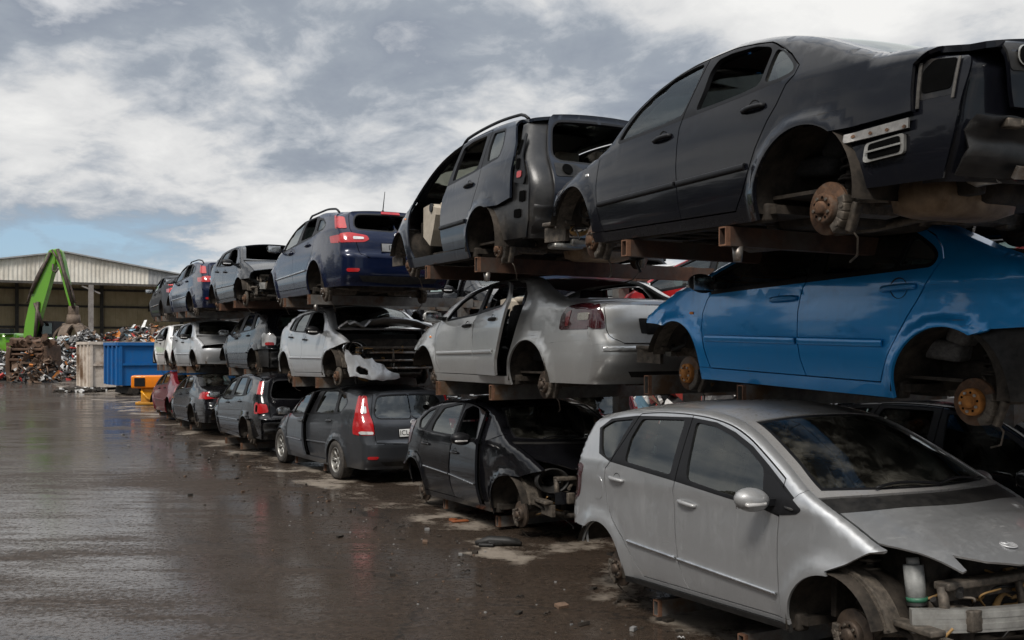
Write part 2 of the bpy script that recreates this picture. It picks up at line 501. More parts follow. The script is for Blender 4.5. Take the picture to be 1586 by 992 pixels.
def steer_mesh():
    b = MB()
    b.tube([(0, .185*math.cos(t), .185*math.sin(t)) for t in np.linspace(0, 2*PI, 28, endpoint=False)], .016, 8, closed=True)
    b.box((.02, 0, -.01), (.05, .15, .13), bev=.02)
    for a in (0, PI, -PI/2): b.cyl((.01, .05*math.cos(a), .05*math.sin(a)), (0, .18*math.cos(a), .18*math.sin(a)), .014, seg=8)
    b.cyl((.02, 0, 0), (.36, 0, -.12), .03, seg=10)
    return b.mesh('steering_wheel')

def handle_mesh():
    b = MB()
    # shallow dished cup behind a bowed grip
    b.lathe([(.001, -.012), (.035, -.009), (.050, .0015), (.054, .003)], (0, 0, 0), 'Y', 20, 1)
    b.tube([(-.105, .002, 0), (-.085, .022, .002), (-.03, .032, .003), (.03, .032, .003), (.085, .022, .002), (.105, .002, 0)], lambda t: .0135+.003*math.sin(PI*t), 10, 0)
    b.cyl((-.085, .018, 0), (-.085, .030, .0), .008, seg=8, mi=1)
    return b.mesh('door_handle')

def tyre_mesh(flat=.03):
    b = MB()
    prof = [(.19, -.085), (.205, -.10), (.26, -.108), (.297, -.098), (.308, -.075), (.312, 0), (.308, .075), (.297, .098), (.26, .108), (.205, .10), (.19, .085)]
    b.lathe(prof, seg=48)
    for i in range(60):
        a = 2*PI*i/60
        for y in (-.05, .05):
            b.box((.311*math.cos(a), y, .311*math.sin(a)), (.008, .07, .017), Matrix.Rotation(-a, 3, 'Y'))
    for v in b.bm.verts:                # the tyre stands half flat on the ground
        if v.co.z < -.31+flat: v.co.y *= 1+1.2*(-.31+flat-v.co.z)/flat*.12; v.co.z = -.31+flat
    return b.mesh('tyre')

def rim_mesh():
    b = MB()
    b.lathe([(.198, -.09), (.200, .092), (.190, .098), (.183, .080), (.175, .02), (.175, -.05)], seg=40)
    b.lathe([(.001, .062), (.03, .066), (.045, .058), (.06, .03), (.06, 0)], seg=20)
    for i in range(7):
        a = 2*PI*i/7
        for d in (-.10, .10):
            b.cyl((.045*math.cos(a), .05, .045*math.sin(a)), (.186*math.cos(a+d), .070, .186*math.sin(a+d)), .013, .010, seg=6)
    b.cyl((0, -.02, 0), (0, .02, 0), .14, seg=24, mi=1)
    return b.mesh('rim')

def mirror_mesh():                    # mounted at origin, sticking out to +Y, housing front +X
    b = MB()
    r = bmesh.ops.create_uvsphere(b.bm, u_segments=20, v_segments=12, radius=1.0)
    for v in r['verts']:
        x, y, z = v.co
        v.co = Vector((max(x, -.25)*.085+.02, y*.125+.17, z*.075+.01+.01*y))
    for f in b.bm.faces: f.smooth = True
    b.prism([(.07, -.03), (.07, .01), (-.05, .01), (-.05, -.03)], -.02, .08, mi=1)
    b.box((-.004, .17, .01), (.006, .20, .105), mi=2, bev=.002)
    b.box((.088, .19, -.012), (.035, .15, .022), mi=3, bev=.008)
    return b.mesh('door_mirror')

def badge_mesh():                     # ring with a bent bar across it, on a disc, facing -X
    b = MB()
    b.lathe([(.001, 0), (.047, 0), (.052, -.004), (.052, -.007), (.042, -.009), (.040, -.004), (.001, -.004)], (0, 0, 0), 'X', 28)
    b.tube([(-.006, -.03, -.022), (-.008, -.008, .012), (-.008, .008, -.012), (-.006, .03, .022)], .006, 6)
    return b.mesh('badge')

# ---------------------------------------------------------------- body form
def hermite(xs, ys, q):
    xs = np.asarray(xs, float); ys = np.asarray(ys, float)
    q = np.clip(q, xs[0], xs[-1]); d = np.diff(ys)/np.diff(xs); m = np.zeros(len(xs))
    m[1:-1] = (d[:-1]+d[1:])/2; m[0], m[-1] = d[0], d[-1]
    for i in range(1, len(xs)-1):
        lim = 3*min(abs(d[i-1]), abs(d[i])) if d[i-1]*d[i] > 0 else 0
        m[i] = max(-lim, min(lim, m[i])) if lim else 0.0
    i = np.clip(np.searchsorted(xs, q)-1, 0, len(xs)-2); h = xs[i+1]-xs[i]; t = (q-xs[i])/h
    return ys[i]*(2*t**3-3*t**2+1)+m[i]*h*(t**3-2*t**2+t)+ys[i+1]*(-2*t**3+3*t**2)+m[i+1]*h*(t**3-t**2)

class Form:
    def __init__(s, S):
        s.S = S; s.hw = S['W']/2
        t = sorted(S['top']); s.tx = [p[0] for p in t]; s.tz = [p[1] for p in t]
        b = sorted(S['belt']); s.bx = [p[0] for p in b]; s.bz = [p[1] for p in b]
        s.xF, s.xR = s.tx[-1], s.tx[0]
        re = sorted(S['re'], key=lambda p: p[1]); s.rz = [p[1] for p in re]; s.rx = [p[0] for p in re]
        fe = sorted(S['fe'], key=lambda p: p[1]); s.fz = [p[1] for p in fe]; s.fx = [p[0] for p in fe]
        c = sorted(S['crown']); s.cx = [p[0] for p in c]; s.cz = [p[1] for p in c]
        s.creases = S.get('creases', [])
    def zt(s, x): return hermite(s.tx, s.tz, x)
    def belt(s, x): return np.interp(x, s.bx, s.bz)
    def crown(s, x): return np.interp(x, s.cx, s.cz)
    def y(s, x, z):
        S = s.S; x = np.asarray(x, float); z = np.asarray(z, float)
        P = s.hw - S.get('tf', .10)*np.clip((x-2.2)/(s.xF-2.2+.3), 0, 1.2)**2 - S.get('tr', .06)*np.clip((.3-x)/1.1, 0, 1.3)**2
        zb = s.belt(x); zm = .54
        lo = np.clip((zm-z)/.34, 0, 1.6); mid = np.clip((z-zm)/np.maximum(.05, zb-zm), 0, 1); hi = np.clip(z-zb, 0, None)
        y = P-.065*lo**2-.035*mid**2-S.get('tum', .30)*hi-.16*hi**2
        for cx, cz, cr in (S['fa'], S['ra']):
            rr = np.hypot(x-cx, np.maximum(z, cz-.05)-cz); w = S.get('flw', .10)
            k = np.clip((cr+w-rr)/w, 0, 1); y = y+S.get('fl', .022)*k*k*(3-2*k)
        for pts, amp, wd in s.creases:
            zc = np.interp(x, [p[0] for p in pts], [p[1] for p in pts]); d = z-zc
            y = y+amp*np.where(d > 0, np.exp(-(d/wd)**2), np.exp(-(d/(wd*.25))**2))
        zt = s.zt(x); sl = (s.zt(x+.01)-s.zt(x-.01))/.02; d = (zt-z)/np.sqrt(1+sl*sl)
        r = S.get('rr', .055); q = np.clip(1-d/r, 0, 1)
        return y-r*.9*(1-np.sqrt(np.maximum(0, 1-q*q)))
    def side(s, sg): return lambda x, z: np.stack([x, sg*s.y(x, z), z], -1)
    def topf(s):
        def L(x, v):
            t = v/s.hw; zt = s.zt(x); ye = s.y(x, zt); a = np.clip(np.abs(t), 0, 1)
            z = zt+s.crown(x)*(1-a**2.2)
            for fn in s.S.get('top_extra', []): z = z+fn(x, t)
            return np.stack([x, t*ye, z], -1)
        return L
    def xe(s, z): return hermite(s.rz, s.rx, z)
    def xf(s, z): return hermite(s.fz, s.fx, z)
    def cap(s, rear=True):
        S = s.S; bows = sorted(S['rbow'] if rear else S['fbow'], key=lambda p: p[1])
        bzv = [p[1] for p in bows]; bxv = [p[0] for p in bows]; p = S.get('cp', 2.5)
        z1 = s.rz[-1] if rear else s.fz[-1]; x1 = s.rx[-1] if rear else s.fx[-1]
        def L(v, z):
            t = v/s.hw; xe = s.xe(z) if rear else s.xf(z); ye = s.y(xe, z); a = np.clip(np.abs(t), 0, 1)
            dep = (1-a**p)**(1/p); bow = np.interp(z, bzv, bxv)
            zb = float(s.belt(x1)); k = np.clip((z-zb)/max(.05, z1-zb), 0, 1); cr = float(s.crown(x1))*k if z1-zb > .1 else 0
            return np.stack([xe+(-bow if rear else bow)*dep, t*ye, z+cr*(1-a**2.2)], -1)
        return L
    def capv(s):
        t = np.array([0, .15, .3, .45, .6, .72, .82, .89, .94, .97, .988, .997]); t = np.concatenate([-t[:0:-1], t]); return t*s.hw

def arch_loop(a, ex=0.0):
    cx, cz, r = a; r += ex
    an = np.linspace(0, PI, 40)
    p = [(cx+r*math.cos(t), cz+r*math.sin(t)*1.0) for t in an]
    p = [(cx+r*1.0, -.3), (cx+r, cz-.12)]+p+[(cx-r, cz-.12), (cx-r, -.3)]
    return dense(p, .04, True)

def rrect(x0, x1, z0, z1, r=.01):
    return dense(chaikin([(x0, z0), (x1, z0), (x1, z1), (x0, z1)], 0), .03, True)
def mirror_half(pts):
    p = list(pts); return np.array(p+[(-a, b) for a, b in p[::-1]])

def build_car(S, name, label, body, group=None, cat='car', lod=.06, trim=None, seatm=None, gl=None):
    """a car of the given form: root Empty with its parts. car space: x forward, y left, z up, rear axle at x = 0"""
    X = Form(S); hw = X.hw; root = empty(name, (0, 0, 0), label, cat, group)
    trim = trim or M_trim; seatm = seatm or M_seat; glm = gl or S.get('glass', M_glass)
    near = S['near']; parts = {}
    fa, ra = S['fa'], S['ra']; zs, zd = S['zs'], S['zd']; fr = S.get('fr', .045)
    g1 = [tuple(p) for p in S['g1']]; g2 = [tuple(p) for p in S['g2']]; g3 = [tuple(p) for p in S['g3']]
    ztop = lambda x: float(X.zt(np.array([x]))[0])
    # --- loops in the side view
    xs = np.linspace(X.xF, X.xR, 90)
    top = [(x, z) for x, z in zip(xs, X.zt(xs))]
    fe = [(x, z) for z, x in ((z, float(X.xf(np.array([z]))[0])) for z in np.linspace(X.fz[0], X.fz[-1], 14))]
    re_ = [(x, z) for z, x in ((z, float(X.xe(np.array([z]))[0])) for z in np.linspace(X.rz[-1], X.rz[0], 24))]
    sil = fe[:-1]+top+re_[1:]+[(ra[0]-ra[2], X.rz[0]), (ra[0]+ra[2], zs), (fa[0]-fa[2], zs), (fa[0]+fa[2], X.fz[0])]
    sil = dense(sil, .04, True)
    AF, AR = arch_loop(fa), arch_loop(ra)
    def roofrun(xa, xb):
        q = np.linspace(xa, xb, 26); e = (X.zt(q+.01)-X.zt(q-.01))/.02
        return [(x, z-fr*math.sqrt(1+s*s)) for x, z, s in zip(q, X.zt(q), e)]
    x2t, x3t = S['x2t'], S['x3t']
    dfl = g1[::-1]+[p for p in roofrun(g1[0][0], x2t) if p[1] > g1[0][1]+.01]+g2
    drl = g2[::-1]+roofrun(x2t, x3t)+[p for p in g3 if p[1] < ztop(x3t)-fr-.005]
    dfl, drl = dense(dfl, .035, True), dense(drl, .035, True)
    win = {k: dense(rounded(S[k], .035), .03, True) for k in ('winf', 'winr', 'winq') if S.get(k)}
    dlo = S.get('dlo'); 
    dlo = dense(dlo, .03, True) if dlo else dense(offset(hull(np.concatenate(list(win.values()))), .024), .03, True)
    fen = dense(g1[::-1]+[(S['xfen'], ztop(S['xfen'])+.08), (X.xF+.3, 1.3), (X.xF+.3, zd), g1[-1]], .04, True)
    rl = sorted(S['rbl']); rlz = lambda x: np.interp(x, [p[0] for p in rl], [p[1] for p in rl])
    fl_ = sorted(S['fbl']); flz = lambda x: np.interp(x, [p[0] for p in fl_], [p[1] for p in fl_])
    rll = dense([(ra[0], rlz(ra[0]))]+rl[::-1]+[(X.xR-1, rl[0][1])], .04); rll = np.concatenate([rll, rll[::-1]+[0, 1e-3]])
    fll = dense([(fa[0], flz(fa[0]))]+fl_+[(X.xF+.5, fl_[-1][1])], .04); fll = np.concatenate([fll, fll[::-1]+[0, 1e-3]])
    notarch = lambda C: ~inside(C, AF) & ~inside(C, AR)
    belowR = lambda C, g=0.0: (C[:, 0] < ra[0]) & (C[:, 1] < rlz(C[:, 0])+g)
    belowF = lambda C, g=0.0: (C[:, 0] > fa[0]) & (C[:, 1] < flz(C[:, 0])+g)
    g = .0045
    dfo, dro, dfi, dri, feno = offset(dfl, g), offset(drl, g), offset(dfl, -g), offset(drl, -g), offset(fen, -.001)
    qshell = S.get('q_in', 'shell') == 'shell' and 'winq' in win
    cutq = dense(S['cutq'], .04, True) if S.get('cutq') else None
    insil = lambda C: inside(C, sil)
    def shell_keep(C):
        k = insil(C) & notarch(C) & ~inside(C, dfo) & ~inside(C, dro) & ~belowR(C, g) & ~belowF(C, g) & ~inside(C, feno)
        if qshell: k &= ~inside(C, win['winq'])
        if cutq is not None: k &= ~inside(C, cutq)
        return k
    black = lambda C: inside(C, dlo)
    low = lambda C: C[:, 1] < S.get('rocker_black', -9)
    mats = [body, trim, M_plastic]
    sh = []
    for sg in (1, -1):
        loops = [sil, AF, AR, dfo, dro, rll, fll, feno, dlo]+([win['winq']] if qshell else [])+([cutq] if cutq is not None else [])
        if S.get('rocker_black'): loops.append(np.array(dense([(fa[0], S['rocker_black']), (ra[0], S['rocker_black'])], .05).tolist()+[[ra[0], S['rocker_black']-.001]]))
        sh.append(sheet(loops, shell_keep, X.side(sg), lod, th=.022, regions=[(black, 1), (low, 2)], ref=(0, sg, 0)))
    # --- rear cap strips
    capv = X.capv(); zR0, zR1 = X.rz[0], X.rz[-1]; rcap = X.cap(True)
    lid = S.get('lid'); capbox = dense([(-hw, zR0), (hw, zR0), (hw, zR1), (-hw, zR1)], .05, True)
    zbr = float(rlz(X.xR)) if S.get('rbl') else zR0
    zcap = S.get('zcap', zbr)
    zl = dense([(-hw*1.1, zcap), (hw*1.1, zcap)], .05); zl = np.concatenate([zl, zl[::-1]+[0, 1e-3]])
    vs_ = np.linspace(zR0, zR1, max(4, int((zR1-zR0)/lod)))
    lidl = None
    if lid:
        lidl = dense(mirror_half(lid)*[hw, 1], .04, True); lo_ = offset(lidl, g); li_ = offset(lidl, -g)
        if not S.get('noshellcap'):
            sh.append(sheet([capbox, lo_, zl], lambda C: ~inside(C, lo_) & (C[:, 1] > zcap+g) & inside(C, capbox), rcap, lod, us=capv, vs=vs_, th=.02, ref=(-1, 0, 0)))
    shell = panel_obj('body_shell', sh, mats, root); parts['shell'] = shell
    # --- wings, doors
    for sg in (1, -1):
        tagn = 'L' if sg > 0 else 'R'; miss = S.get('missing', ())
        def wk(C): return inside(C, feno) & insil(C) & notarch(C) & ~belowF(C, g) & (C[:, 1] > zd)
        if 'wing'+tagn not in miss:
            zdl = dense([(fa[0]-.6, zd), (fa[0]+.1, zd)], .05); zdl = np.concatenate([zdl, zdl[::-1]+[0, 1e-3]])
            w = panel_obj('wing', [sheet([sil, AF, offset(fen, -g), fll, zdl], lambda C: wk(C) & inside(C, offset(fen, -g)), X.side(sg), lod, th=.018, ref=(0, sg, 0))], mats, root)
            parts['wing'+tagn] = w
            if S.get('repeater') and w:
                x, z = S['repeater']; b = MB(); b.box((x, sg*(float(X.y(x, z))+.004), z), (.05, .012, .022), bev=.006); b.build('indicator_lamp', S.get('repeater_mat', M_amber), w)
        for kind, inn, holes in (('f', dfi, ['winf']), ('r', dri, ['winr']+([] if qshell else ['winq']))):
            if 'door'+kind+tagn in miss: continue
            hs = [win[h] for h in holes if h in win]
            def dk(C):
                k = inside(C, inn) & notarch(C)
                for h in hs: k &= ~inside(C, h)
                return k
            d = panel_obj('door', [sheet([inn, AR, dlo]+hs, dk, X.side(sg), lod, th=.03, regions=[(black, 1)], ref=(0, sg, 0))], mats, root)
            if d is None: continue
            parts['door'+kind+tagn] = d
            # inner trim
            xb = np.linspace(min(p[0] for p in inn)+.03, max(p[0] for p in inn)-.03, 10)
            def tk(C): return inside(C, offset(inn, -.03)) & notarch(C) & (C[:, 1] < X.belt(C[:, 0])-.01)
            bl = dense([(p, float(X.belt(p))-.01) for p in xb], .06); bl = np.concatenate([bl, bl[::-1]+[0, 1e-3]])
            panel_obj('door_trim', [sheet([offset(inn, -.03), AR, bl], tk, X.side(sg), .12, th=.0, off=-.07, ref=(0, sg, 0))], [S.get('trim_in', M_plastic)], d)
            for h in holes:
                if h in win and h+tagn not in S.get('noglass', ()):
                    wl = win[h]; cut = S.get('glasscut', {}).get(h+tagn)
                    gk = (lambda C, wl=wl: inside(C, offset(wl, .012))) if cut is None else (lambda C, wl=wl, cut=cut: inside(C, offset(wl, .012)) & cut(C))
                    o = panel_obj('window', [sheet([offset(wl, .012)], gk, X.side(sg), lod*1.2, th=0, off=-.012, ref=(0, sg, 0))], [S.get('glassm', {}).get(h+tagn, glm)], d)
            for hx, hz in [S['handles'][0 if kind == 'f' else 1]] if S.get('handles') else []:
                rot = math.atan2(float(X.belt(hx+.2)-X.belt(hx-.2)), .4)
                sm(('handle', body.name, S.get('handle_black', False)), d, 'door_handle', [M_trim if S.get('handle_black') else body, M_plastic], handle_mesh, (hx, sg*(float(X.y(hx, hz))-.004), hz), (0, -rot, 0) if sg > 0 else (0, rot, PI), (S.get('hs', 1),)*3)
            if S.get('mould'):
                x0, z0, x1, z1, hh, mm = S['mould']
                lp = dense([(x0, z0-hh/2), (x1, z1-hh/2), (x1, z1+hh/2), (x0, z0+hh/2)], .05, True); lp2 = offset(inn, -.012)
                sdf = X.side(sg)
                def Lm_(x, z):
                    q = sdf(x, z); k = np.clip(np.abs(z-(z0+(z1-z0)*(x-x0)/(x1-x0)))/(hh/2), 0, 1.2); e = np.clip(np.minimum(x0-x, x-x1)/.03, 0, 1)
                    q[..., 1] = q[..., 1]+sg*(.004+.017*np.sqrt(np.maximum(0, 1-k**4)+1e-4)); return q
                zc_ = np.array([z0+(z1-z0)*f_ for f_ in (0, 1)])
                panel_obj('side_moulding', [sheet([lp, lp2]+[np.concatenate([dense([(x0, z0+d_*hh), (x1, z1+d_*hh)], .06), dense([(x1, z1+d_*hh+1e-3), (x0, z0+d_*hh+1e-3)], .06)]) for d_ in (-.42, -.3, .3, .42)], lambda C: inside(C, lp) & inside(C, lp2), Lm_, .08, th=.012, ref=(0, sg, 0))], [{'body': body, 'chrome': M_chrome}.get(mm, M_trim)], d)
            if kind == 'f' and S.get('mirror') and tagn in S['mirror'][2]:
                mx, mz = S['mirror'][:2]
                sm(('mirror', S['mirror'][3].name if len(S['mirror']) > 3 else body.name), d, 'door_mirror', [S['mirror'][3] if len(S['mirror']) > 3 else body, M_trim, M_chrome, M_clear], mirror_mesh, (mx, sg*(float(X.y(mx, mz))-.02), mz), None, (1, sg, 1))
        if qshell and 'winq'+tagn not in S.get('noglass', ()):
            wl = win['winq']
            panel_obj('quarter_window', [sheet([offset(wl, .012)], lambda C: inside(C, offset(wl, .012)), X.side(sg), lod*1.2, th=0, off=-.012, ref=(0, sg, 0))], [glm], root)
    # --- top: bonnet, scuttle, windscreen, roof with pillars, rear glass, boot lid
    T = X.topf(); B = hw; xc, xw, xg, xb = S['xc'], S['xw'], S['xg'], S['xb']     # cowl, windscreen top, rear-glass top, rear-glass bottom
    bowF, bowW, bowG = S.get('bowF', .16), S.get('bowW', .05), S.get('bowG', .10)
    tt = np.linspace(-1, 1, 25)
    def row(x, bow, lim=1.0, p=2.0): return [(x+bow*(1-abs(t)**p), t*lim*B) for t in tt]
    tg = np.linspace(-B, B, max(9, int(2*B/lod*.8)))
    wt = S.get('wt', .925)
    ws = dense(row(xc-.03, bowF, wt)+row(xw, bowW, wt-.02)[::-1], .04, True)
    xroofR = S.get('xroofR', X.xR)
    if S.get('hatch'):
        bt = [p for p in sorted(S['rbow'], key=lambda p: -p[1])][0][0]; cpp = S.get('cp', 2.5)
        ca = np.array([0, .2, .4, .6, .75, .86, .93, .97, 1]); ca = np.concatenate([-ca[:0:-1], ca])
        rear_edge = [(X.xR-bt*(1-abs(t)**cpp)**(1/cpp), t*B) for t in ca]
        rl2 = dense(row(xc+.005, bowF)+rear_edge[::-1], .04, True)
        roofk = lambda C: inside(C, rl2) & ~inside(C, ws); loops = [rl2, ws]
    else:
        rg = dense(row(xg, bowG*.5 if False else -.03, S.get('gt', .86))+row(xb, -bowG, S.get('gt', .86)+.03)[::-1], .04, True)
        rl2 = dense(row(xc+.005, bowF)+row(xb-.03, -bowG*0.9)[::-1], .04, True)
        roofk = lambda C: inside(C, rl2) & ~inside(C, ws) & ~inside(C, rg); loops = [rl2, ws, rg]
    roof = panel_obj('roof', [sheet(loops, roofk, T, lod, vs=tg, th=.03, ref=(0, 0, 1))], [S.get('roofmat', body)], root); parts['roof'] = roof
    if S.get('screen', True):
        wl = offset(ws, .015)
        rim = dense(offset(ws, -.035), .04, True)
        o = panel_obj('windscreen', [sheet([wl, rim], lambda C: inside(C, wl), T, lod, vs=tg, th=0, off=-.008, regions=[(lambda C: ~inside(C, rim), 1)], ref=(0, 0, 1))], [S.get('screenm', M_screen), M_trim], root)
    if not S.get('hatch') and S.get('rearglass', True):
        wl = offset(rg, .012)
        panel_obj('rear_window', [sheet([wl], lambda C: inside(C, wl), T, lod, vs=tg, th=0, off=-.008, ref=(0, 0, 1))], [S.get('rgm', glm)], root)
    xbn = X.xF if S.get('xbn') is None else S['xbn']
    if S.get('bonnet', True):
        sc_ = S.get('scut', .09)
        nose = S.get('nose') or row(xbn, S.get('bowN', .22), 1.0, 2.4)
        if S.get('nose'): nose = mirror_half([(x_, t_) for t_, x_ in S['nose']][::-1])[::-1]*[1, 1] if False else [(x_, -t_*B) for t_, x_ in S['nose']][::-1]+[(x_, t_*B) for t_, x_ in S['nose']]
        if not S.get('nose'): nose = [(x, v) for x, v in nose]
        bl = dense([(x, v*.984) for x, v in row(xc+sc_, bowF)]+[(x, v*.984) for x, v in nose][::-1], .04, True)
        bn = panel_obj('bonnet', [sheet([bl], lambda C: inside(C, bl), T, lod, vs=tg, th=.012, ref=(0, 0, 1))], [S.get('bonnetmat', body)], root); parts['bonnet'] = bn
        cl = dense([(x, v*.984) for x, v in row(xc+.012, bowF)]+[(x, v*.984) for x, v in row(xc+sc_+.02, bowF)][::-1], .04, True)
        panel_obj('scuttle', [sheet([cl], lambda C: inside(C, cl), T, lod, vs=tg, th=0, off=-.012, ref=(0, 0, 1))], [M_plastic], root)
    # wiper arms lying on the lower edge of the glass
    if S.get('screen', True) and S.get('wipers', True):
        for v0, v1 in ((-.55, .05), (.05, .62)):
            q = np.linspace(0, 1, 8); pts = T(xc+bowF*(1-np.linspace(v0, v1, 8)**2)-.03-.09*q*(1-q)*2, np.linspace(v0, v1, 8)*B)
            b = MB(); b.tube([tuple(p+np.array([.01, 0, .018])) for p in pts], .009, 6); b.build('wiper', M_trim, root)
    if not S.get('hatch') and S.get('boot', True):
        tb = S.get('tb', .9)
        xe_ = X.xR-S['rbow_top'] if 'rbow_top' in S else X.xR
        cpp = S.get('cp', 2.5); bt = [p for p in sorted(S['rbow'], key=lambda p: -p[1])][0][0]
        ca = np.array([0, .2, .4, .6, .75, .86, .93, .97, 1]); ca = np.concatenate([-ca[:0:-1], ca])
        redge = [(X.xR-bt*(1-abs(t)**cpp)**(1/cpp), t*B) for t in ca]
        bl = dense(row(xb-.045, -bowG)+redge[::-1], .04, True)
        tl = tb*B
        l1 = dense([(xb+.1, tl), (X.xR-.5, tl)], .05); l1 = np.concatenate([l1, l1[::-1]+[1e-3, 1e-3]]); l2 = l1*[1, -1]
        sheets = [sheet([bl, l1, l2], lambda C: inside(C, bl) & (np.abs(C[:, 1]) < tl-g), T, lod, us=None, vs=tg, th=.03, ref=(0, 0, 1))]
        for sgn in (1, -1):
            panel_obj('quarter_top', [sheet([bl, l1, l2], lambda C: inside(C, bl) & (C[:, 1]*sgn > tl+g), T, lod, vs=np.concatenate([tg, [-.97*B, .97*B]]), th=.03, ref=(0, 0, 1))], [body], root)
        if lidl is not None: sheets.append(sheet([li_], lambda C: inside(C, li_), rcap, lod, us=capv, vs=vs_, th=.03, ref=(-1, 0, 0)))
        lo = panel_obj('boot_lid', sheets, [body], root); parts['lid'] = lo
    elif S.get('hatch') and lidl is not None and not S.get('nolid'):
        rw = dense(rounded(mirror_half(S['rwin'])*[hw, 1], .10), .04, True)
        rwt = offset(rw, .02)
        lo = panel_obj('tailgate', [sheet([li_, rw, rwt], lambda C: inside(C, li_) & ~inside(C, rw), rcap, lod, us=capv, vs=vs_, th=.035, regions=[(lambda C: inside(C, rwt), 1)], ref=(-1, 0, 0))], [body, trim], root); parts['lid'] = lo
        if S.get('rearglass', True):
            panel_obj('rear_window', [sheet([offset(rw, .01)], lambda C: inside(C, offset(rw, .01)), rcap, lod, us=capv, vs=vs_, th=0, off=-.012, ref=(-1, 0, 0))], [S.get('rgm', glm)], lo)
    # --- rear bumper or the bare structure behind it
    zb0 = zR0
    if S.get('rbump'):
        cut = S.get('bump_cut')
        cl2 = dense(mirror_half(cut)*[hw, 1], .04, True) if cut else None
        ss = []
        reg = [(lambda C: inside(C, cl2), 1)] if cut else []
        for sg in (1, -1): ss.append(sheet([sil, AR, rll], lambda C: insil(C) & ~inside(C, AR) & belowR(C), X.side(sg), lod, th=.02, ref=(0, sg, 0)))
        ss.append(sheet([capbox, zl]+([cl2] if cut else []), lambda C: (C[:, 1] < zcap) & inside(C, capbox), rcap, lod, us=capv, vs=np.linspace(zR0, zcap, max(4, int((zcap-zR0)/lod*1.3))), th=.02, regions=reg, ref=(-1, 0, 0)))
        parts['rbump'] = panel_obj('rear_bumper', ss, [S.get('bumpmat', body), M_plastic], root)
        if S.get('bump_strip'):
            z0_, z1_, t1_ = S['bump_strip']; lp = dense([(-t1_*hw, z0_), (t1_*hw, z0_), (t1_*hw, z1_), (-t1_*hw, z1_)], .05, True)
            def Lst(v, z):
                q = rcap(v, z); k = np.clip(np.abs(z-(z0_+z1_)/2)/((z1_-z0_)/2), 0, 1.2); n_ = q*[1, 1, 0]-np.array([X.xR+.6, 0, 0]); n_ = n_/np.maximum(1e-6, np.linalg.norm(n_, axis=-1)[..., None])
                return q+n_*(.002+.007*np.sqrt(np.maximum(0, 1-k**4)+1e-4))[..., None]
            panel_obj('bumper_strip', [sheet([lp], lambda C: inside(C, lp), Lst, lod, us=capv, vs=np.linspace(z0_, z1_, 8), th=.012, ref=(-1, 0, 0))], [S.get('stripmat', body)], parts['rbump'])
    else:
        ss = []; rpm = S.get('rpm', body)
        for sg in (1, -1): ss.append(sheet([sil, AR], lambda C: insil(C) & ~inside(C, AR) & (C[:, 0] < ra[0]) & (C[:, 1] < rlz(C[:, 0])+.30), X.side(sg), lod, th=.012, off=-.045, ref=(0, sg, 0)))
        ss.append(sheet([capbox], lambda C: (C[:, 1] < S.get('rp_top', zcap+.02)) & inside(C, capbox) & ((np.abs(C[:, 0]) > S.get('rp_tmin', 0)*hw) | (C[:, 1] < .62)), lambda v, z: rcap(v, z)*[1, .95, 1]+[S.get('rp_in', .10), 0, 0], lod, us=capv, vs=vs_, th=.012, ref=(-1, 0, 0)))
        rp = panel_obj('rear_panel', ss, [rpm], root); parts['rpanel'] = rp
    # --- front cap
    fcap = X.cap(False); zF0, zF1 = X.fz[0], X.fz[-1]
    fbx = dense([(-hw, zF0), (hw, zF0), (hw, zF1), (-hw, zF1)], .05, True); zfb = float(flz(X.xF))
    if S.get('fbump'):
        cut = S.get('fcut'); cl3 = dense(mirror_half(cut)*[hw, 1], .04, True) if cut else None
        ss = [sheet([fbx]+([cl3] if cut else []), lambda C: (C[:, 1] < zfb) & inside(C, fbx) & ((~inside(C, cl3)) if cut else True), fcap, lod, us=capv, vs=np.linspace(zF0, zfb, 9), th=.02, ref=(1, 0, 0))]
        for sg in (1, -1): ss.append(sheet([sil, AF, fll], lambda C: insil(C) & ~inside(C, AF) & belowF(C), X.side(sg), lod, th=.02, ref=(0, sg, 0)))
        parts['fbump'] = panel_obj('front_bumper', ss, [body], root)
    # --- lamps
    for Lm in S.get('lamps', []):
        for sg in (1, -1):
            if ('L' if sg > 0 else 'R') not in Lm.get('on', 'LR'): continue
            ss = []
            of = Lm.get('off', .006)
            if Lm.get('side'):
                lp = dense(rounded(Lm['side'], .03), .03, True); ss.append(sheet([lp, sil], lambda C: inside(C, lp) & inside(C, sil), X.side(sg), .05, th=.02, off=of, ref=(0, sg, 0)))
            if Lm.get('cap'):
                lp = dense(rounded(np.array(Lm['cap'])*[hw*sg, 1], .03), .03, True); ss.append(sheet([lp], lambda C: inside(C, lp), rcap, .05, us=capv, th=.02, off=of, ref=(-1, 0, 0)))
            o = panel_obj(Lm.get('name', 'tail_lamp'), ss, [Lm['mat']], parts.get(Lm.get('parent')) or root)
            for sub in Lm.get('sub', []):
                ss = []
                if sub.get('cap'):
                    lp = dense(rounded(np.array(sub['cap'])*[hw*sg, 1], .02), .02, True); ss.append(sheet([lp], lambda C: inside(C, lp), rcap, .04, us=capv, th=.006, off=of+.005, ref=(-1, 0, 0)))
                if sub.get('side'):
                    lp = dense(rounded(sub['side'], .02), .02, True); ss.append(sheet([lp], lambda C: inside(C, lp), X.side(sg), .04, th=.006, off=of+.005, ref=(0, sg, 0)))
                panel_obj('lamp_lens', ss, [sub['mat']], o)
    # --- plates, badge on the tail
    def on_cap(y, z, rear=True):
        c = rcap if rear else fcap
        p = c(np.array([y, y+.01]), np.array([z, z])); q = c(np.array([y, y]), np.array([z-.02, z+.02]))
        return Vector(p[0]), math.atan2(float(p[1][0]-p[0][0]), .01), math.atan2(float(q[1][0]-q[0][0]), float(q[1][2]-q[0][2]))
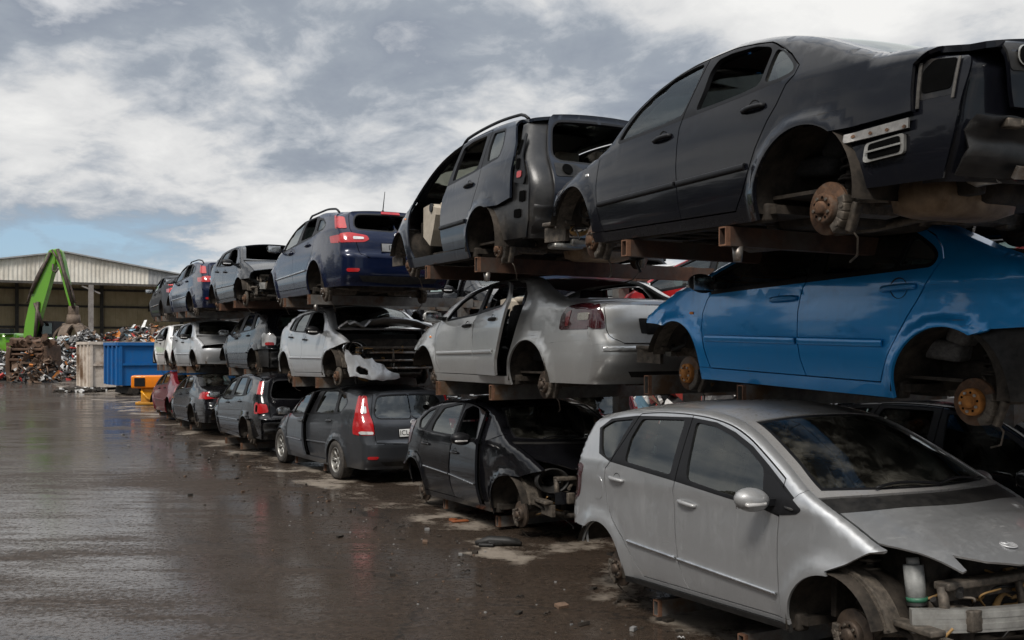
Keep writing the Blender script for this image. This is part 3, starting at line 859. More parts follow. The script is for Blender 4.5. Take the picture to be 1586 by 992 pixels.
    if S.get('badge'):
        y, z = S['badge']; p, ry, tilt = on_cap(y, z)
        sm('badge', parts.get('lid') or root, 'badge', [M_badge], badge_mesh, p+Vector((-.006, 0, 0)), (0, tilt, 0))
    if S.get('plate'):
        y, z, mm, txt = S['plate']; p, ry, tilt = on_cap(y, z)
        b = MB(); b.box((0, 0, 0), (.012, .52, .115), bev=.004); b.box((.005, 0, .0), (.012, .54, .13), mi=1)
        pl = b.build('number_plate', [mm, M_trim], parts.get('lid') or root); pl.location = p+Vector((-.010, 0, 0)); pl.rotation_euler = (0, tilt, 0)
        b.bm if False else None
        if txt:
            cu = bpy.data.curves.new('plate_text', 'FONT'); cu.body = txt; cu.size = .105; cu.align_x = 'CENTER'; cu.align_y = 'CENTER'; cu.extrude = .001
            t = bpy.data.objects.new('lettering', cu); COL.objects.link(t); cu.materials.append(M_ink); t.parent = pl
            me = bpy.data.meshes.new_from_object(t.evaluated_get(bpy.context.evaluated_depsgraph_get())); bpy.data.objects.remove(t)
            t = bpy.data.objects.new('lettering', me); COL.objects.link(t); t.parent = pl
            if not me.materials: me.materials.append(M_ink)
            t.location = (-.0085, 0, 0); t.rotation_euler = (PI/2, 0, -PI/2)
    # --- running gear
    for (cx, cz, cr), front in ((fa, True), (ra, False)):
        for sg in (1, -1):
            yo = float(X.y(cx, cz+cr))
            b = MB(); b.lathe([(cr+.012, yo-.012), (cr+.03, yo-.10), (cr+.03, yo-.42), (.03, yo-.43)], (cx, 0, cz), 'Y', 22, a0=-.12 if not front or S.get('fbump') else .25, a1=PI+.12 if front else PI+S.get('lin1', .12))
            if sg < 0:
                for v in b.bm.verts: v.co.y *= -1
            b.build('wheel_arch_liner', M_liner, root)
            if cat == 'car':
                dz = S.get('droop', .30)+(.0 if front else -.01); xd = cx+S.get('dx', {}).get('f' if front else 'r', 0)
                if S.get('wheels'):
                    o = sm('tyre', root, 'tyre', [M_rubber], tyre_mesh, (cx, sg*(yo-.115), .355), None, (1, sg, 1))
                    o2 = sm('rim', o, 'rim', [M_alu, M_rust], rim_mesh, (0, 0, 0), (0, .4*cx, 0)); 
                else:
                    dm = S.get('discmats', [M_rust, M_rust, M_cast, M_holeshade, M_under])
                    o = sm(('disc', tuple(m.name for m in dm)), root, 'brake_disc', dm, disc_mesh, (xd, sg*(yo-.17), dz), (0, .5*sg+cx, S.get('steer', 0) if front else 0), (1, sg, 1))
                    o2 = sm('caliper', root, 'brake_caliper', [M_cast], caliper_mesh, (xd, sg*(yo-.175), dz), (0, PI-.5 if front else -.35+PI, 0), (1, sg, 1))
                o3 = sm('spring', root, 'coil_spring', [M_under], spring_mesh, (xd-.02, sg*(yo-.29), dz+.06), (sg*.10, 0, 0))
                o4 = sm('arm', root, 'suspension_arm', [M_cast], arm_mesh, (xd, sg*(yo-.20), dz), None, (1 if front else 1, sg, 1))
    # --- underbody
    x0, x1 = S.get('ux', (-.72, 2.95)); b = MB(); zf = zs+.035
    b.box(((fa[0]-fa[2]+ra[0]+ra[2])/2, 0, zf+.03), (fa[0]-fa[2]-ra[0]-ra[2]+.1, 2*hw-.22, .05))
    for sg in (1, -1):
        b.box(((fa[0]-fa[2]+ra[0]+ra[2])/2, sg*(hw-.13), zf+.015), (fa[0]-fa[2]-ra[0]-ra[2], .09, .11), bev=.02)
        b.box(((x0+x1)/2, sg*.42, zf+.07), (x1-x0, .10, .11), bev=.02)
        b.box((1.3, sg*.22, zf-.0), (1.5, .05, .03), bev=.01)
    b.box((x0*.5+.16, 0, zf+.15), (abs(x0)+.25, 1.04, .12), bev=.03); b.box((x0*.6, 0, zf+.06), (.5, .62, .14), bev=.05)
    b.box((fa[0], 0, zf+.12), (.60, 1.0, .16), bev=.04); b.box((fa[0]+.05, .1, zf+.04), (.42, .5, .12), bev=.05)
    b.box((ra[0]+.02, 0, zf+.06), (.12, 1.16, .10), bev=.03)
    b.box((.62, 0, zf+.03), (.5, .9, .14), bev=.05)
    for k in range(6): b.box((.75+.25*k, .0, zf-.006), (.03, 1.1, .018), bev=.006)
    b.box((fa[0]+.02, 0, zf+.36), (.75, 1.04, .40), bev=.08)
    b.build('underbody', M_under, root)
    b = MB()
    b.tube([(fa[0]-.1, .05, zf+.0), (1.9, .03, zf-.035), (1.0, .0, zf-.035), (.45, -.05, zf-.03), (.25, -.22, zf+.02), (-.25, -.25, zf+.02)], .027, 10)
    b.lathe([(.001, -.26), (.07, -.25), (.08, -.22), (.08, .22), (.07, .25), (.001, .26)], (1.35, .0, zf-.04), 'X', 18)
    if S.get('muffler'):
        mx, my, mz = S['muffler']
        b.box((mx, my, mz), (.34, .60, .23), bev=.095, mi=1)
        b.tube([(mx-.10, my+.10, mz+.03), (mx-.20, my+.13, mz+.045), (mx-.30, my+.15, mz+.05), (mx-.40, my+.15, mz+.05)], .036, 16, 2)
    b.build('exhaust', [M_cast, M_muff, M_steel], root)
    # --- cabin
    if S.get('cabin', True):
        zf2 = zf+.08
        ks = min(1, (ztop(.75)-.07-zf2-.12)/.98); kb = min(1, (ztop(-.1)-.10-zf2-.13)/.84)
        for y in (-.36, .36): sm(('seat', seatm.name), root, 'seat', [seatm], seat_mesh, (S.get('xs', 1.12), y, zf2+.12), None, (1, 1, ks))
        sm(('bench', seatm.name), root, 'rear_bench', [seatm], bench_mesh, (.34, 0, zf2+.13), None, (1, min(1, hw/.9), kb))
        dm_ = S.get('dash', M_plastic)
        sm(('dash', dm_.name), root, 'dashboard', [dm_], dash_mesh, (xc-.50, 0, float(X.belt(xc-.5))-.36), None, (1, (hw-.16)/.66*1.0, 1))
        sm('steer', root, 'steering_wheel', [M_trim], steer_mesh, (xc-.72, .36, float(X.belt(xc-.5))-.05), (0, .42, 0))
        b = MB(); b.box((-.02 if S.get('hatch') else -.1, 0, zf2+.30), (.9 if S.get('hatch') else .6, 1.02, .03)); b.prism([(xc-.02, zf2), (xc+.02, zf2), (xc+.06, float(X.belt(xc))-.12), (xc+.0, float(X.belt(xc))-.12)], -hw+.2, hw-.2)
        if not S.get('hatch'): b.box((xb+.30, 0, float(X.belt(xb))-.06), (.5, 1.16, .02))
        b.box((.9, 0, zf2+.02), (1.9, 2*hw-.3, .02)); b.build('floor_pan', M_under, root)
        # headliner
        xx = np.linspace(xw-.05, max(xg, X.xR+.1)+.05, 10)
        hl = dense([(x, -.84*B) for x in xx]+[(x, .84*B) for x in xx[::-1]], .08, True)
        panel_obj('headlining', [sheet([hl], lambda C: inside(C, hl), T, .14, th=0, off=-.045, ref=(0, 0, 1))], [S.get('liner', M_seat)], root)
    # --- roof rails
    if S.get('rails'):
        xa, xz = S['rails']
        for sg in (1, -1):
            q = np.linspace(0, 1, 22); x = xa+(xz-xa)*q; z = X.zt(x)+X.crown(x)*.16; y = X.y(x, X.zt(x))-.035
            h = .050*np.clip(np.minimum(q, 1-q)/.09, 0, 1)**.6
            b = MB(); b.tube([(a, sg*b_, c+d) for a, b_, c, d in zip(x, y, z, h)], .016, 8); b.build('roof_rail', M_trim, root)
    if S.get('aerial'):
        x, v = S['aerial']; p = T(np.array([x]), np.array([v]))[0]
        b = MB(); b.cyl(p, p+np.array([-.02, 0, .03]), .03, .014); b.tube([tuple(p+np.array([-.015, 0, .025])), tuple(p+np.array([-.10, 0, .30]))], lambda t: .009-.004*t, 6); b.build('aerial', M_trim, root)
    if S.get('brakelight') and parts.get('lid') is not None:
        zz = S['brakelight']; lp = dense([(-.17, zz-.016), (.17, zz-.016), (.17, zz+.016), (-.17, zz+.016)], .04, True)
        panel_obj('brake_light', [sheet([lp], lambda C: inside(C, lp), rcap, .05, th=.015, off=.012, ref=(-1, 0, 0))], [M_red], parts['lid'])
    return root, X, parts

def place(root, pose):
    x, y, z, yaw, pit = pose
    fw = Vector((-math.sin(yaw)*math.cos(pit), math.cos(yaw)*math.cos(pit), math.sin(pit))); lf = Vector((-math.cos(yaw), -math.sin(yaw), 0)); up = fw.cross(lf)
    M = Matrix(((fw.x, lf.x, up.x, x), (fw.y, lf.y, up.y, y), (fw.z, lf.z, up.z, z+H_CAM), (0, 0, 0, 1)))
    if len(root.get('scale_', [])): pass
    root.matrix_world = M
    return root
# ---------------------------------------------------------------- forms of the wrecks (side-view outlines, metres)
DEF = dict(W=1.76, re=[], fe=[(3.05, .30), (3.05, .72)], crown=[(3.0, .055), (2.3, .075), (2.0, .085), (1.6, .06), (.9, .05), (.3, .05), (-.3, .045), (-.9, .035)],
           rbow=[(.20, .3), (.22, .6), (.20, .95)], fbow=[(.30, .3), (.30, .8)], fbl=[(2.7, .64), (3.05, .64)], rbl=[(-.9, .62), (0, .62)], near=1)
def spec(**k):
    d = dict(DEF); d.update(k); return d

SEDAN_BLACK = spec(W=1.76, near=1,
    top=[(3.03, .735), (2.98, .755), (2.74, .82), (2.49, .865), (2.28, .905), (2.16, .96), (2.03, 1.07), (1.89, 1.165), (1.74, 1.24), (1.54, 1.305), (1.37, 1.34), (1.14, 1.365), (.86, 1.37), (.62, 1.345), (.34, 1.29), (.06, 1.205), (-.12, 1.13), (-.28, 1.06), (-.42, 1.005), (-.55, .99), (-.7, .97), (-.90, .935)],
    belt=[(3.1, .70), (2.6, .80), (2.27, .875), (1.95, .93), (1.2, .975), (.42, 1.0), (.1, 1.0), (-.4, .96), (-1, .90)],
    re=[(-.90, .935), (-.93, .86), (-.90, .70), (-.86, .5), (-.80, .33)], fe=[(3.03, .735), (3.04, .64), (3.0, .3)],
    rbow=[(.17, .93), (.20, .8), (.22, .6), (.20, .3)],
    fa=(2.66, .335, .365), ra=(.03, .335, .378), zs=.245, zd=.315, g1=[(2.25, .885), (2.26, .66), (2.235, .5), (2.2, .38), (2.17, .315)],
    g2=[(1.19, .96), (1.215, .90), (1.22, .80), (1.215, .65), (1.2, .54), (1.19, .40), (1.18, .315)], x2t=1.075,
    g3=[(.39, 1.25), (.22, 1.15), (.12, 1.06), (.14, 1.01), (.20, .97), (.26, .87), (.33, .79), (.42, .65), (.49, .50), (.54, .41), (.62, .315)], x3t=.44,
    winf=[(2.0, .945), (1.93, 1.04), (1.82, 1.135), (1.64, 1.225), (1.43, 1.285), (1.26, 1.305), (1.12, 1.308), (1.125, 1.21), (1.165, 1.09), (1.21, .985), (1.44, .965), (1.73, .955)],
    winr=[(1.06, .985), (1.025, 1.11), (1.02, 1.23), (.97, 1.295), (.84, 1.305), (.59, 1.285), (.44, 1.245), (.405, 1.21), (.42, 1.13), (.44, 1.02), (.6, 1.0), (.84, .99)],
    winq=[(.40, 1.02), (.39, 1.13), (.37, 1.215), (.31, 1.19), (.23, 1.13), (.165, 1.07), (.165, 1.035), (.27, 1.02)], q_in='door', noglass=('winrL', 'winrR', 'winfR'), glassm={'winfL': M_glassclear}, screenm=M_glassclear,
    xfen=2.23, xc=2.20, xw=1.30, xg=.50, xb=-.40, bowF=.17, tb=.93, lid=[(.87, .94), (.83, .80), (.76, .63), (0, .60)],
    rbl=[(-.95, .66), (-.66, .665), (-.25, .645), (0, .645)], rp_top=.96, cutq=[(-.72, .94), (-.655, .89), (-.66, .76), (-.67, .66), (-.66, .60), (-1.1, .6), (-1.1, 1.1), (-.84, 1.0)],
    rp_in=.12, zcap=.60, noshellcap=True, handles=[(1.40, .865), (.46, .885)], hs=.95, handle_black=True, mould=(2.21, .515, .50, .56, .04, 'trim'), repeater=(2.42, .755), repeater_mat=M_clear,
    fr=.04, muffler=(-.46, .30, .315), trim=None, dx={'r': -.06, 'f': -.12}, droop=.285, fl=.028)
SEDAN_BLACK['fbl'] = [(2.66, .50), (3.05, .50)]

SEDAN_BLUE = spec(W=1.76, near=1,
    top=[(3.13, .80), (3.05, .845), (2.89, .915), (2.73, .975), (2.5, 1.04), (2.38, 1.09), (2.21, 1.16), (2.05, 1.215), (1.87, 1.27), (1.6, 1.335), (1.28, 1.385), (1.03, 1.405), (.73, 1.405), (.52, 1.395), (.34, 1.375), (.17, 1.34), (.02, 1.285), (-.15, 1.215), (-.27, 1.165), (-.37, 1.13), (-.55, 1.10), (-.75, 1.08), (-.98, 1.04)],
    belt=[(3.2, .76), (2.7, .90), (2.3, .945), (1.94, .97), (1.14, 1.02), (.5, 1.05), (.1, 1.08), (-.4, 1.06), (-1.1, 1.0)],
    re=[(-.98, 1.04), (-1.02, .9), (-1.02, .7), (-.98, .45), (-.9, .28)], fe=[(3.13, .80), (3.15, .70), (3.0, .3)], rbow=[(.18, 1.04), (.22, .8), (.24, .6), (.20, .28)],
    fa=(2.66, .34, .372), ra=(-.02, .34, .368), zs=.25, zd=.345, g1=[(2.205, .935), (2.25, .88), (2.285, .78), (2.285, .64), (2.24, .5), (2.18, .345)],
    g2=[(1.15, 1.01), (1.195, .91), (1.21, .80), (1.20, .6), (1.17, .47), (1.12, .345)], x2t=1.10,
    g3=[(.13, 1.265), (.06, 1.19), (.03, 1.12), (.07, 1.06), (.13, .96), (.19, .86), (.25, .77), (.32, .65), (.39, .52), (.43, .42), (.46, .345)], x3t=.22,
    winf=[(2.34, .965), (2.33, 1.0), (2.22, 1.06), (2.01, 1.145), (1.76, 1.225), (1.44, 1.305), (1.17, 1.335), (1.145, 1.21), (1.145, 1.11), (1.15, 1.045), (1.59, 1.0), (1.94, .985), (2.21, .95)],
    winr=[(1.02, 1.05), (1.03, 1.25), (1.0, 1.33), (.9, 1.35), (.51, 1.345), (.39, 1.33), (.34, 1.29), (.39, 1.075), (.52, 1.068)],
    winq=[(.36, 1.085), (.315, 1.275), (.22, 1.235), (.13, 1.18), (.09, 1.135), (.11, 1.09)], q_in='door', fr=.038,
    xfen=2.32, xc=2.36, xw=1.55, xg=.40, xb=-.42, bowF=.20, tb=.93, lid=[(.66, 1.045), (.64, .62), (0, .60)], rbl=[(-1.05, .71), (-.54, .715), (-.34, .70), (-.2, .66), (0, .64)], rp_top=.8, zcap=.66,
    handles=[(1.36, .885), (.33, .945)], hs=1.25, mould=(2.22, .582, .43, .597, .055, 'body'), repeater=(2.43, .78), mirror=(2.12, 1.00, 'L', M_trim), creases=[([(3.1, .76), (2.6, .86), (1.2, .93), (.1, .99), (-1, .96)], .010, .12)],
    discmats=[M_rust, M_rusthub, M_steel, M_holeshade, M_under], rpm=M_plastic, dx={'r': -.12, 'f': -.03}, droop=.275, rearglass=False, fl=.026)
SEDAN_BLUE['fbl'] = [(2.66, .655), (2.9, .68), (3.16, .69)]

MPV_SILVER = spec(W=1.764, near=-1, hatch=True,
    top=[(3.55, .56), (3.40, .645), (3.2, .735), (3.0, .81), (2.91, .84), (2.76, .915), (2.59, 1.0), (2.45, 1.065), (2.35, 1.115), (2.17, 1.22), (1.97, 1.33), (1.79, 1.42), (1.6, 1.49), (1.39, 1.535), (1.1, 1.565), (.77, 1.575), (.43, 1.56), (.02, 1.52), (-.12, 1.49)],
    belt=[(3.6, .60), (2.9, .80), (2.45, .97), (2.2, .96), (1.79, 1.0), (1.1, 1.075), (.24, 1.15), (-.3, 1.16)],
    re=[(-.12, 1.49), (-.18, 1.37), (-.225, 1.18), (-.245, 1.02), (-.27, .85), (-.30, .72), (-.29, .56), (-.27, .46)], rbow=[(.14, 1.49), (.2, 1.1), (.26, .7), (.22, .3)],
    fe=[(3.55, .56), (3.52, .50), (3.4, .3)], fbow=[(.10, .56), (.2, .3)],
    fa=(2.62, .30, .335), ra=(.08, .31, .352), zs=.235, zd=.315, g1=[(2.205, .955), (2.20, .82), (2.205, .67), (2.215, .47), (2.225, .315)],
    g2=[(1.125, 1.065), (1.105, .99), (1.12, .88), (1.14, .67), (1.165, .51), (1.20, .41), (1.26, .315)], x2t=1.12,
    g3=[(.46, 1.50), (.36, 1.32), (.25, 1.15), (.18, 1.09), (.175, .99), (.205, .82), (.30, .70), (.44, .58), (.57, .43), (.68, .315)], x3t=.48,
    winf=[(1.245, 1.08), (1.215, 1.2), (1.175, 1.475), (1.38, 1.452), (1.59, 1.395), (1.79, 1.315), (1.99, 1.205), (2.06, .995), (1.78, 1.01), (1.52, 1.045)],
    winr=[(.44, 1.16), (.435, 1.33), (.51, 1.485), (1.045, 1.488), (1.045, 1.3), (1.055, 1.10), (.8, 1.125)],
    winq=[(.06, 1.24), (-.035, 1.40), (.11, 1.46), (.40, 1.482), (.33, 1.36), (.25, 1.17), (.12, 1.185)],
    dlo=[(.045, 1.20), (-.065, 1.40), (.08, 1.478), (.43, 1.508), (1.10, 1.508), (1.40, 1.478), (1.62, 1.418), (1.83, 1.335), (2.03, 1.225), (2.13, 1.165), (2.43, .985), (2.37, .955), (2.2, .925), (2.06, .955), (1.78, .985), (1.1, 1.06), (.24, 1.145)], fr=.04,
    q_in='shell', xfen=2.44, xc=2.46, xw=1.66, xg=.3, xb=-.1, bowF=.20, bowW=.10, lid=[(.86, 1.49), (.84, .66), (0, .64)], rwin=[(.78, 1.42), (.74, 1.12), (0, 1.10), (0, 1.44)],
    rbl=[(-.35, .60), (0, .60)], zcap=.60, rbump=False, handles=[(1.27, .915), (.36, 1.015)], mould=(2.20, .455, .52, .56, .026, 'chrome'), mirror=(2.10, 1.02, 'LR'), rocker_black=.285,
    creases=[([(2.6, .60), (2.2, .70), (1.12, .885), (.18, .975), (-.3, 1.02)], .014, .30)], glass=M_glass, hs=.95,
    lamps=[dict(mat=M_dkred, side=[(-.18, 1.10), (-.27, 1.12), (-.31, .80), (-.25, .84)], cap=[(1.0, 1.1), (.9, 1.1), (.9, .8), (1.0, .8)])],
    crown=[(3.55, .06), (3.0, .085), (2.5, .11), (2.2, .13), (1.8, .10), (1.5, .07), (.9, .05), (.0, .05)], fl=.026, flw=.14,
    top_extra=[lambda x, t: .055*np.clip((x-2.58)/.40, 0, 1)*np.clip((3.75-x)/.6, 0, 1)*(lambda d: np.minimum(1, d)-.10*np.exp(-((d-1)/.16)**2))((1-np.abs(t))/np.maximum(.12, .45-.38*(x-2.6)))], 
    nose=[(0.0, 3.40), (.3, 3.38), (.55, 3.32), (.7, 3.25), (.75, 3.22), (.785, 3.33), (.825, 3.33), (.86, 3.22), (.90, 3.1), (.95, 3.0), (1.0, 2.90)], scut=.17, dx={'r': .10, 'f': .06}, droop=.30, ux=(-.2, 3.2), lin1=-.42)
MPV_SILVER['fbl'] = [(2.62, .66), (2.75, .715), (2.9, .80), (3.0, .82), (3.7, .9)]

MPV_DARK = spec(W=1.78, near=1, hatch=True,
    top=[(3.04, .70), (2.93, .78), (2.75, .86), (2.52, .94), (2.31, 1.04), (2.17, 1.15), (1.98, 1.28), (1.76, 1.385), (1.43, 1.465), (1.03, 1.505), (.63, 1.515), (.21, 1.505), (-.33, 1.465), (-.50, 1.44)],
    belt=[(3.1, .68), (2.5, .86), (2.2, .90), (1.07, 1.01), (.24, 1.06), (-.6, 1.08)],
    re=[(-.50, 1.44), (-.58, 1.25), (-.66, 1.08), (-.74, .95), (-.80, .75), (-.80, .5), (-.72, .32)], rbow=[(.14, 1.44), (.17, 1.08), (.22, .7), (.18, .32)],
    fe=[(3.04, .70), (3.06, .6), (3.0, .3)], fa=(2.68, .31, .35), ra=(.06, .32, .365), zs=.215, zd=.32,
    g1=[(2.30, .97), (2.34, .9), (2.37, .79), (2.33, .6), (2.25, .42), (2.16, .32)], g2=[(1.10, 1.0), (1.20, .89), (1.225, .75), (1.22, .6), (1.19, .42), (1.17, .32)], x2t=1.03,
    g3=[(.18, 1.44), (.16, 1.2), (.15, 1.05), (.2, .9), (.28, .78), (.36, .65), (.42, .52), (.46, .32)], x3t=.20,
    winf=[(2.05, .98), (1.95, 1.13), (1.75, 1.29), (1.45, 1.39), (1.12, 1.42), (1.12, 1.25), (1.17, 1.03)],
    winr=[(.96, 1.045), (.97, 1.18), (.95, 1.40), (.7, 1.43), (.29, 1.42), (.25, 1.25), (.25, 1.10), (.32, 1.07)],
    winq=[(.04, 1.11), (.10, 1.27), (.11, 1.41), (-.16, 1.39), (-.23, 1.23), (-.22, 1.13)],
    xfen=2.36, xc=2.36, xw=1.48, xg=.3, xb=-.2, lid=[(.72, 1.46), (.74, .58), (0, .56)], rwin=[(.66, 1.38), (.68, 1.02), (0, 1.0), (0, 1.40)], rearglass=False,
    cutq=[(-.35, 1.6), (-.37, 1.40), (-.50, 1.22), (-.545, 1.08), (-.52, .95), (-.535, .70), (-.6, .6), (-1, .6), (-1.2, 1.6)],
    rbl=[(-.9, .70), (-.54, .70), (-.3, .66), (0, .66)], zcap=.60, noshellcap=True, rp_top=1.42, rp_tmin=.74, rp_in=.07, missing=('doorfL',), noglass=('winrL',), handles=[(1.4, .9), (.42, .93)], handle_black=True, mould=(2.2, .56, .48, .585, .045, 'trim'),
    rails=(1.35, -.42), trim_in=M_beige, dash=M_beige, muffler=(-.55, -.05, .26), repeater=(2.5, .80), aerial=None, dx={'r': -.2, 'f': -.05}, droop=.27, fl=.03, screenm=M_glassclear, wipers=True, seatz=.02)
MPV_DARK['fbl'] = [(2.68, .50), (3.1, .50)]

HATCH_SILVER = spec(W=1.76, near=1,
    top=[(3.04, .70), (2.97, .77), (2.76, .86), (2.51, .935), (2.34, .975), (2.15, 1.08), (1.9, 1.205), (1.55, 1.30), (1.24, 1.345), (1.01, 1.365), (.66, 1.375), (.38, 1.37), (.13, 1.34), (-.03, 1.28), (-.2, 1.20), (-.44, 1.115), (-.6, 1.085), (-.82, 1.06), (-.98, 1.03)],
    belt=[(3.1, .68), (2.5, .88), (2.2, .93), (1.16, 1.0), (.4, 1.04), (.0, 1.06), (-.5, 1.04), (-1.1, .98)],
    re=[(-.98, 1.03), (-1.0, .9), (-.99, .75), (-1.04, .70), (-1.05, .55), (-1.0, .38), (-.92, .28)], rbow=[(.20, 1.03), (.23, .8), (.27, .6), (.22, .28)],
    fe=[(3.04, .70), (3.06, .62), (3.0, .3)], fa=(2.62, .31, .35), ra=(.0, .33, .375), zs=.235, zd=.325,
    g1=[(2.2, .93), (2.28, .84), (2.285, .66), (2.23, .45), (2.16, .325)], g2=[(1.17, 1.0), (1.275, .91), (1.27, .73), (1.21, .51), (1.12, .325)], x2t=1.03,
    g3=[(.22, 1.29), (.12, 1.18), (.12, 1.1), (.22, .91), (.31, .72), (.43, .50), (.48, .325)], x3t=.28,
    winf=[(2.0, .965), (1.9, 1.06), (1.71, 1.165), (1.41, 1.265), (1.10, 1.31), (1.10, 1.2), (1.12, 1.035), (1.2, 1.02)],
    winr=[(1.0, 1.045), (.97, 1.2), (.94, 1.31), (.66, 1.325), (.38, 1.31), (.24, 1.24), (.2, 1.14), (.28, 1.075)],
    xfen=2.34, xc=2.32, xw=1.42, xg=.25, xb=-.48, bowF=.17, bowG=.13, tb=.90, lid=[(.90, 1.03), (.86, .80), (.82, .71), (.70, .665), (0, .66)], zcap=.655, rearglass=False,
    rbl=[(-1.1, .70), (-.5, .68), (-.25, .645), (-.1, .64)], rbump=True, bump_strip=(.585, .64, .93), handles=[(1.42, .88), (.55, .93)], handle_black=True,
    mould=(2.21, .565, .5, .59, .045, 'body'), mirror=(2.10, .99, 'L'), repeater=(2.45, .765), badge=(0.0, .93), plate=(0.0, .815, M_trim, None),
    lamps=[dict(mat=M_dkred, side=[(-.56, .80), (-.58, .93), (-.66, 1.02), (-.85, 1.045), (-1.05, 1.03), (-1.05, .80)], cap=[(1.0, .80), (1.0, 1.03), (.95, 1.03), (.90, .94), (.87, .80)], off=.008,
                sub=[dict(mat=M_bulb, side=[(-.84, .885), (-.84, .955), (-1.0, .955), (-1.0, .885)]), dict(mat=M_dkred2, side=[(-.66, .83), (-.66, .95), (-.74, .99), (-.70, .83)])])],
    bump_cut=[(.62, .40), (.55, .345), (0, .335), (0, .41)], noglass=('winfL', 'winrL', 'winfR', 'winrR'), screen=False, dx={'r': -.14, 'f': -.06}, droop=.26, fl=.03, roofmat=None)
HATCH_SILVER.pop('roofmat'); HATCH_SILVER['fbl'] = [(2.62, .60), (3.1, .60)]

MPV_BLACK = spec(W=1.72, near=-1, hatch=True,
    top=[(3.30, .72), (3.05, .83), (2.8, .93), (2.53, 1.02), (2.35, 1.11), (2.14, 1.245), (2.0, 1.325), (1.71, 1.405), (1.27, 1.445), (.67, 1.425), (.25, 1.345), (.02, 1.25), (-.10, 1.17)],
    belt=[(3.3, .70), (2.5, .97), (1.93, .96), (1.2, .99), (.53, 1.0), (.1, 1.03), (-.3, 1.05)],
    re=[(-.10, 1.17), (-.16, 1.07), (-.185, .91), (-.20, .70), (-.28, .55), (-.25, .3)], rbow=[(.16, 1.17), (.22, .9), (.25, .6), (.2, .3)], fe=[(3.30, .72), (3.3, .65), (3.1, .3)],
    fa=(2.60, .30, .355), ra=(.0, .31, .348), zs=.20, zd=.27, g1=[(1.92, .965), (1.95, .74), (1.97, .49), (2.02, .27)], g2=[(1.22, .98), (1.13, .87), (1.11, .63), (1.15, .40), (1.21, .27)], x2t=1.235,
    g3=[(.56, 1.345), (.48, 1.22), (.32, 1.02), (.22, .89), (.17, .76), (.28, .56), (.38, .27)], x3t=.60,
    winf=[(1.25, 1.01), (1.25, 1.15), (1.29, 1.32), (1.48, 1.375), (1.68, 1.35), (1.80, 1.25), (1.88, 1.01)], winr=[(.50, 1.03), (.53, 1.15), (.68, 1.32), (1.18, 1.39), (1.19, 1.18), (1.17, 1.015)],
    winq=[(.12, 1.06), (.09, 1.15), (.26, 1.26), (.47, 1.315), (.38, 1.19), (.26, 1.05)], dlo=None, xfen=2.50, xc=2.52, xw=1.95, xg=.3, xb=0, bowF=.22, bowW=.08, lid=[(.84, 1.18), (.82, .6), (0, .58)], rwin=[(.74, 1.12), (.72, .95), (0, .93), (0, 1.13)],
    rbl=[(-.4, .55), (0, .55)], zcap=.55, rbump=False, handles=[(1.28, .81), (.40, .86)], mould=(1.95, .50, .36, .58, .016, 'chrome'), mirror=(1.78, 1.0, 'R', M_trim), noglass=('winfR',), fl=.03,
    lamps=[dict(mat=M_dkred, side=[(-.02, 1.14), (-.14, 1.12), (-.21, .82), (-.14, .85)], cap=[(1, 1.12), (.88, 1.12), (.88, .8), (1, .8)])], nose=[(0.0, 3.40), (.3, 3.38), (.6, 3.30), (.8, 3.15), (1.0, 3.0)], lin1=-.4, bonnetmat=None, dx={'r': .1, 'f': .08}, droop=.24, rearglass=False)
MPV_BLACK.pop('dlo'); MPV_BLACK.pop('bonnetmat'); MPV_BLACK['fbl'] = [(2.60, .655), (2.85, .66), (3.05, .72), (3.4, .80)]

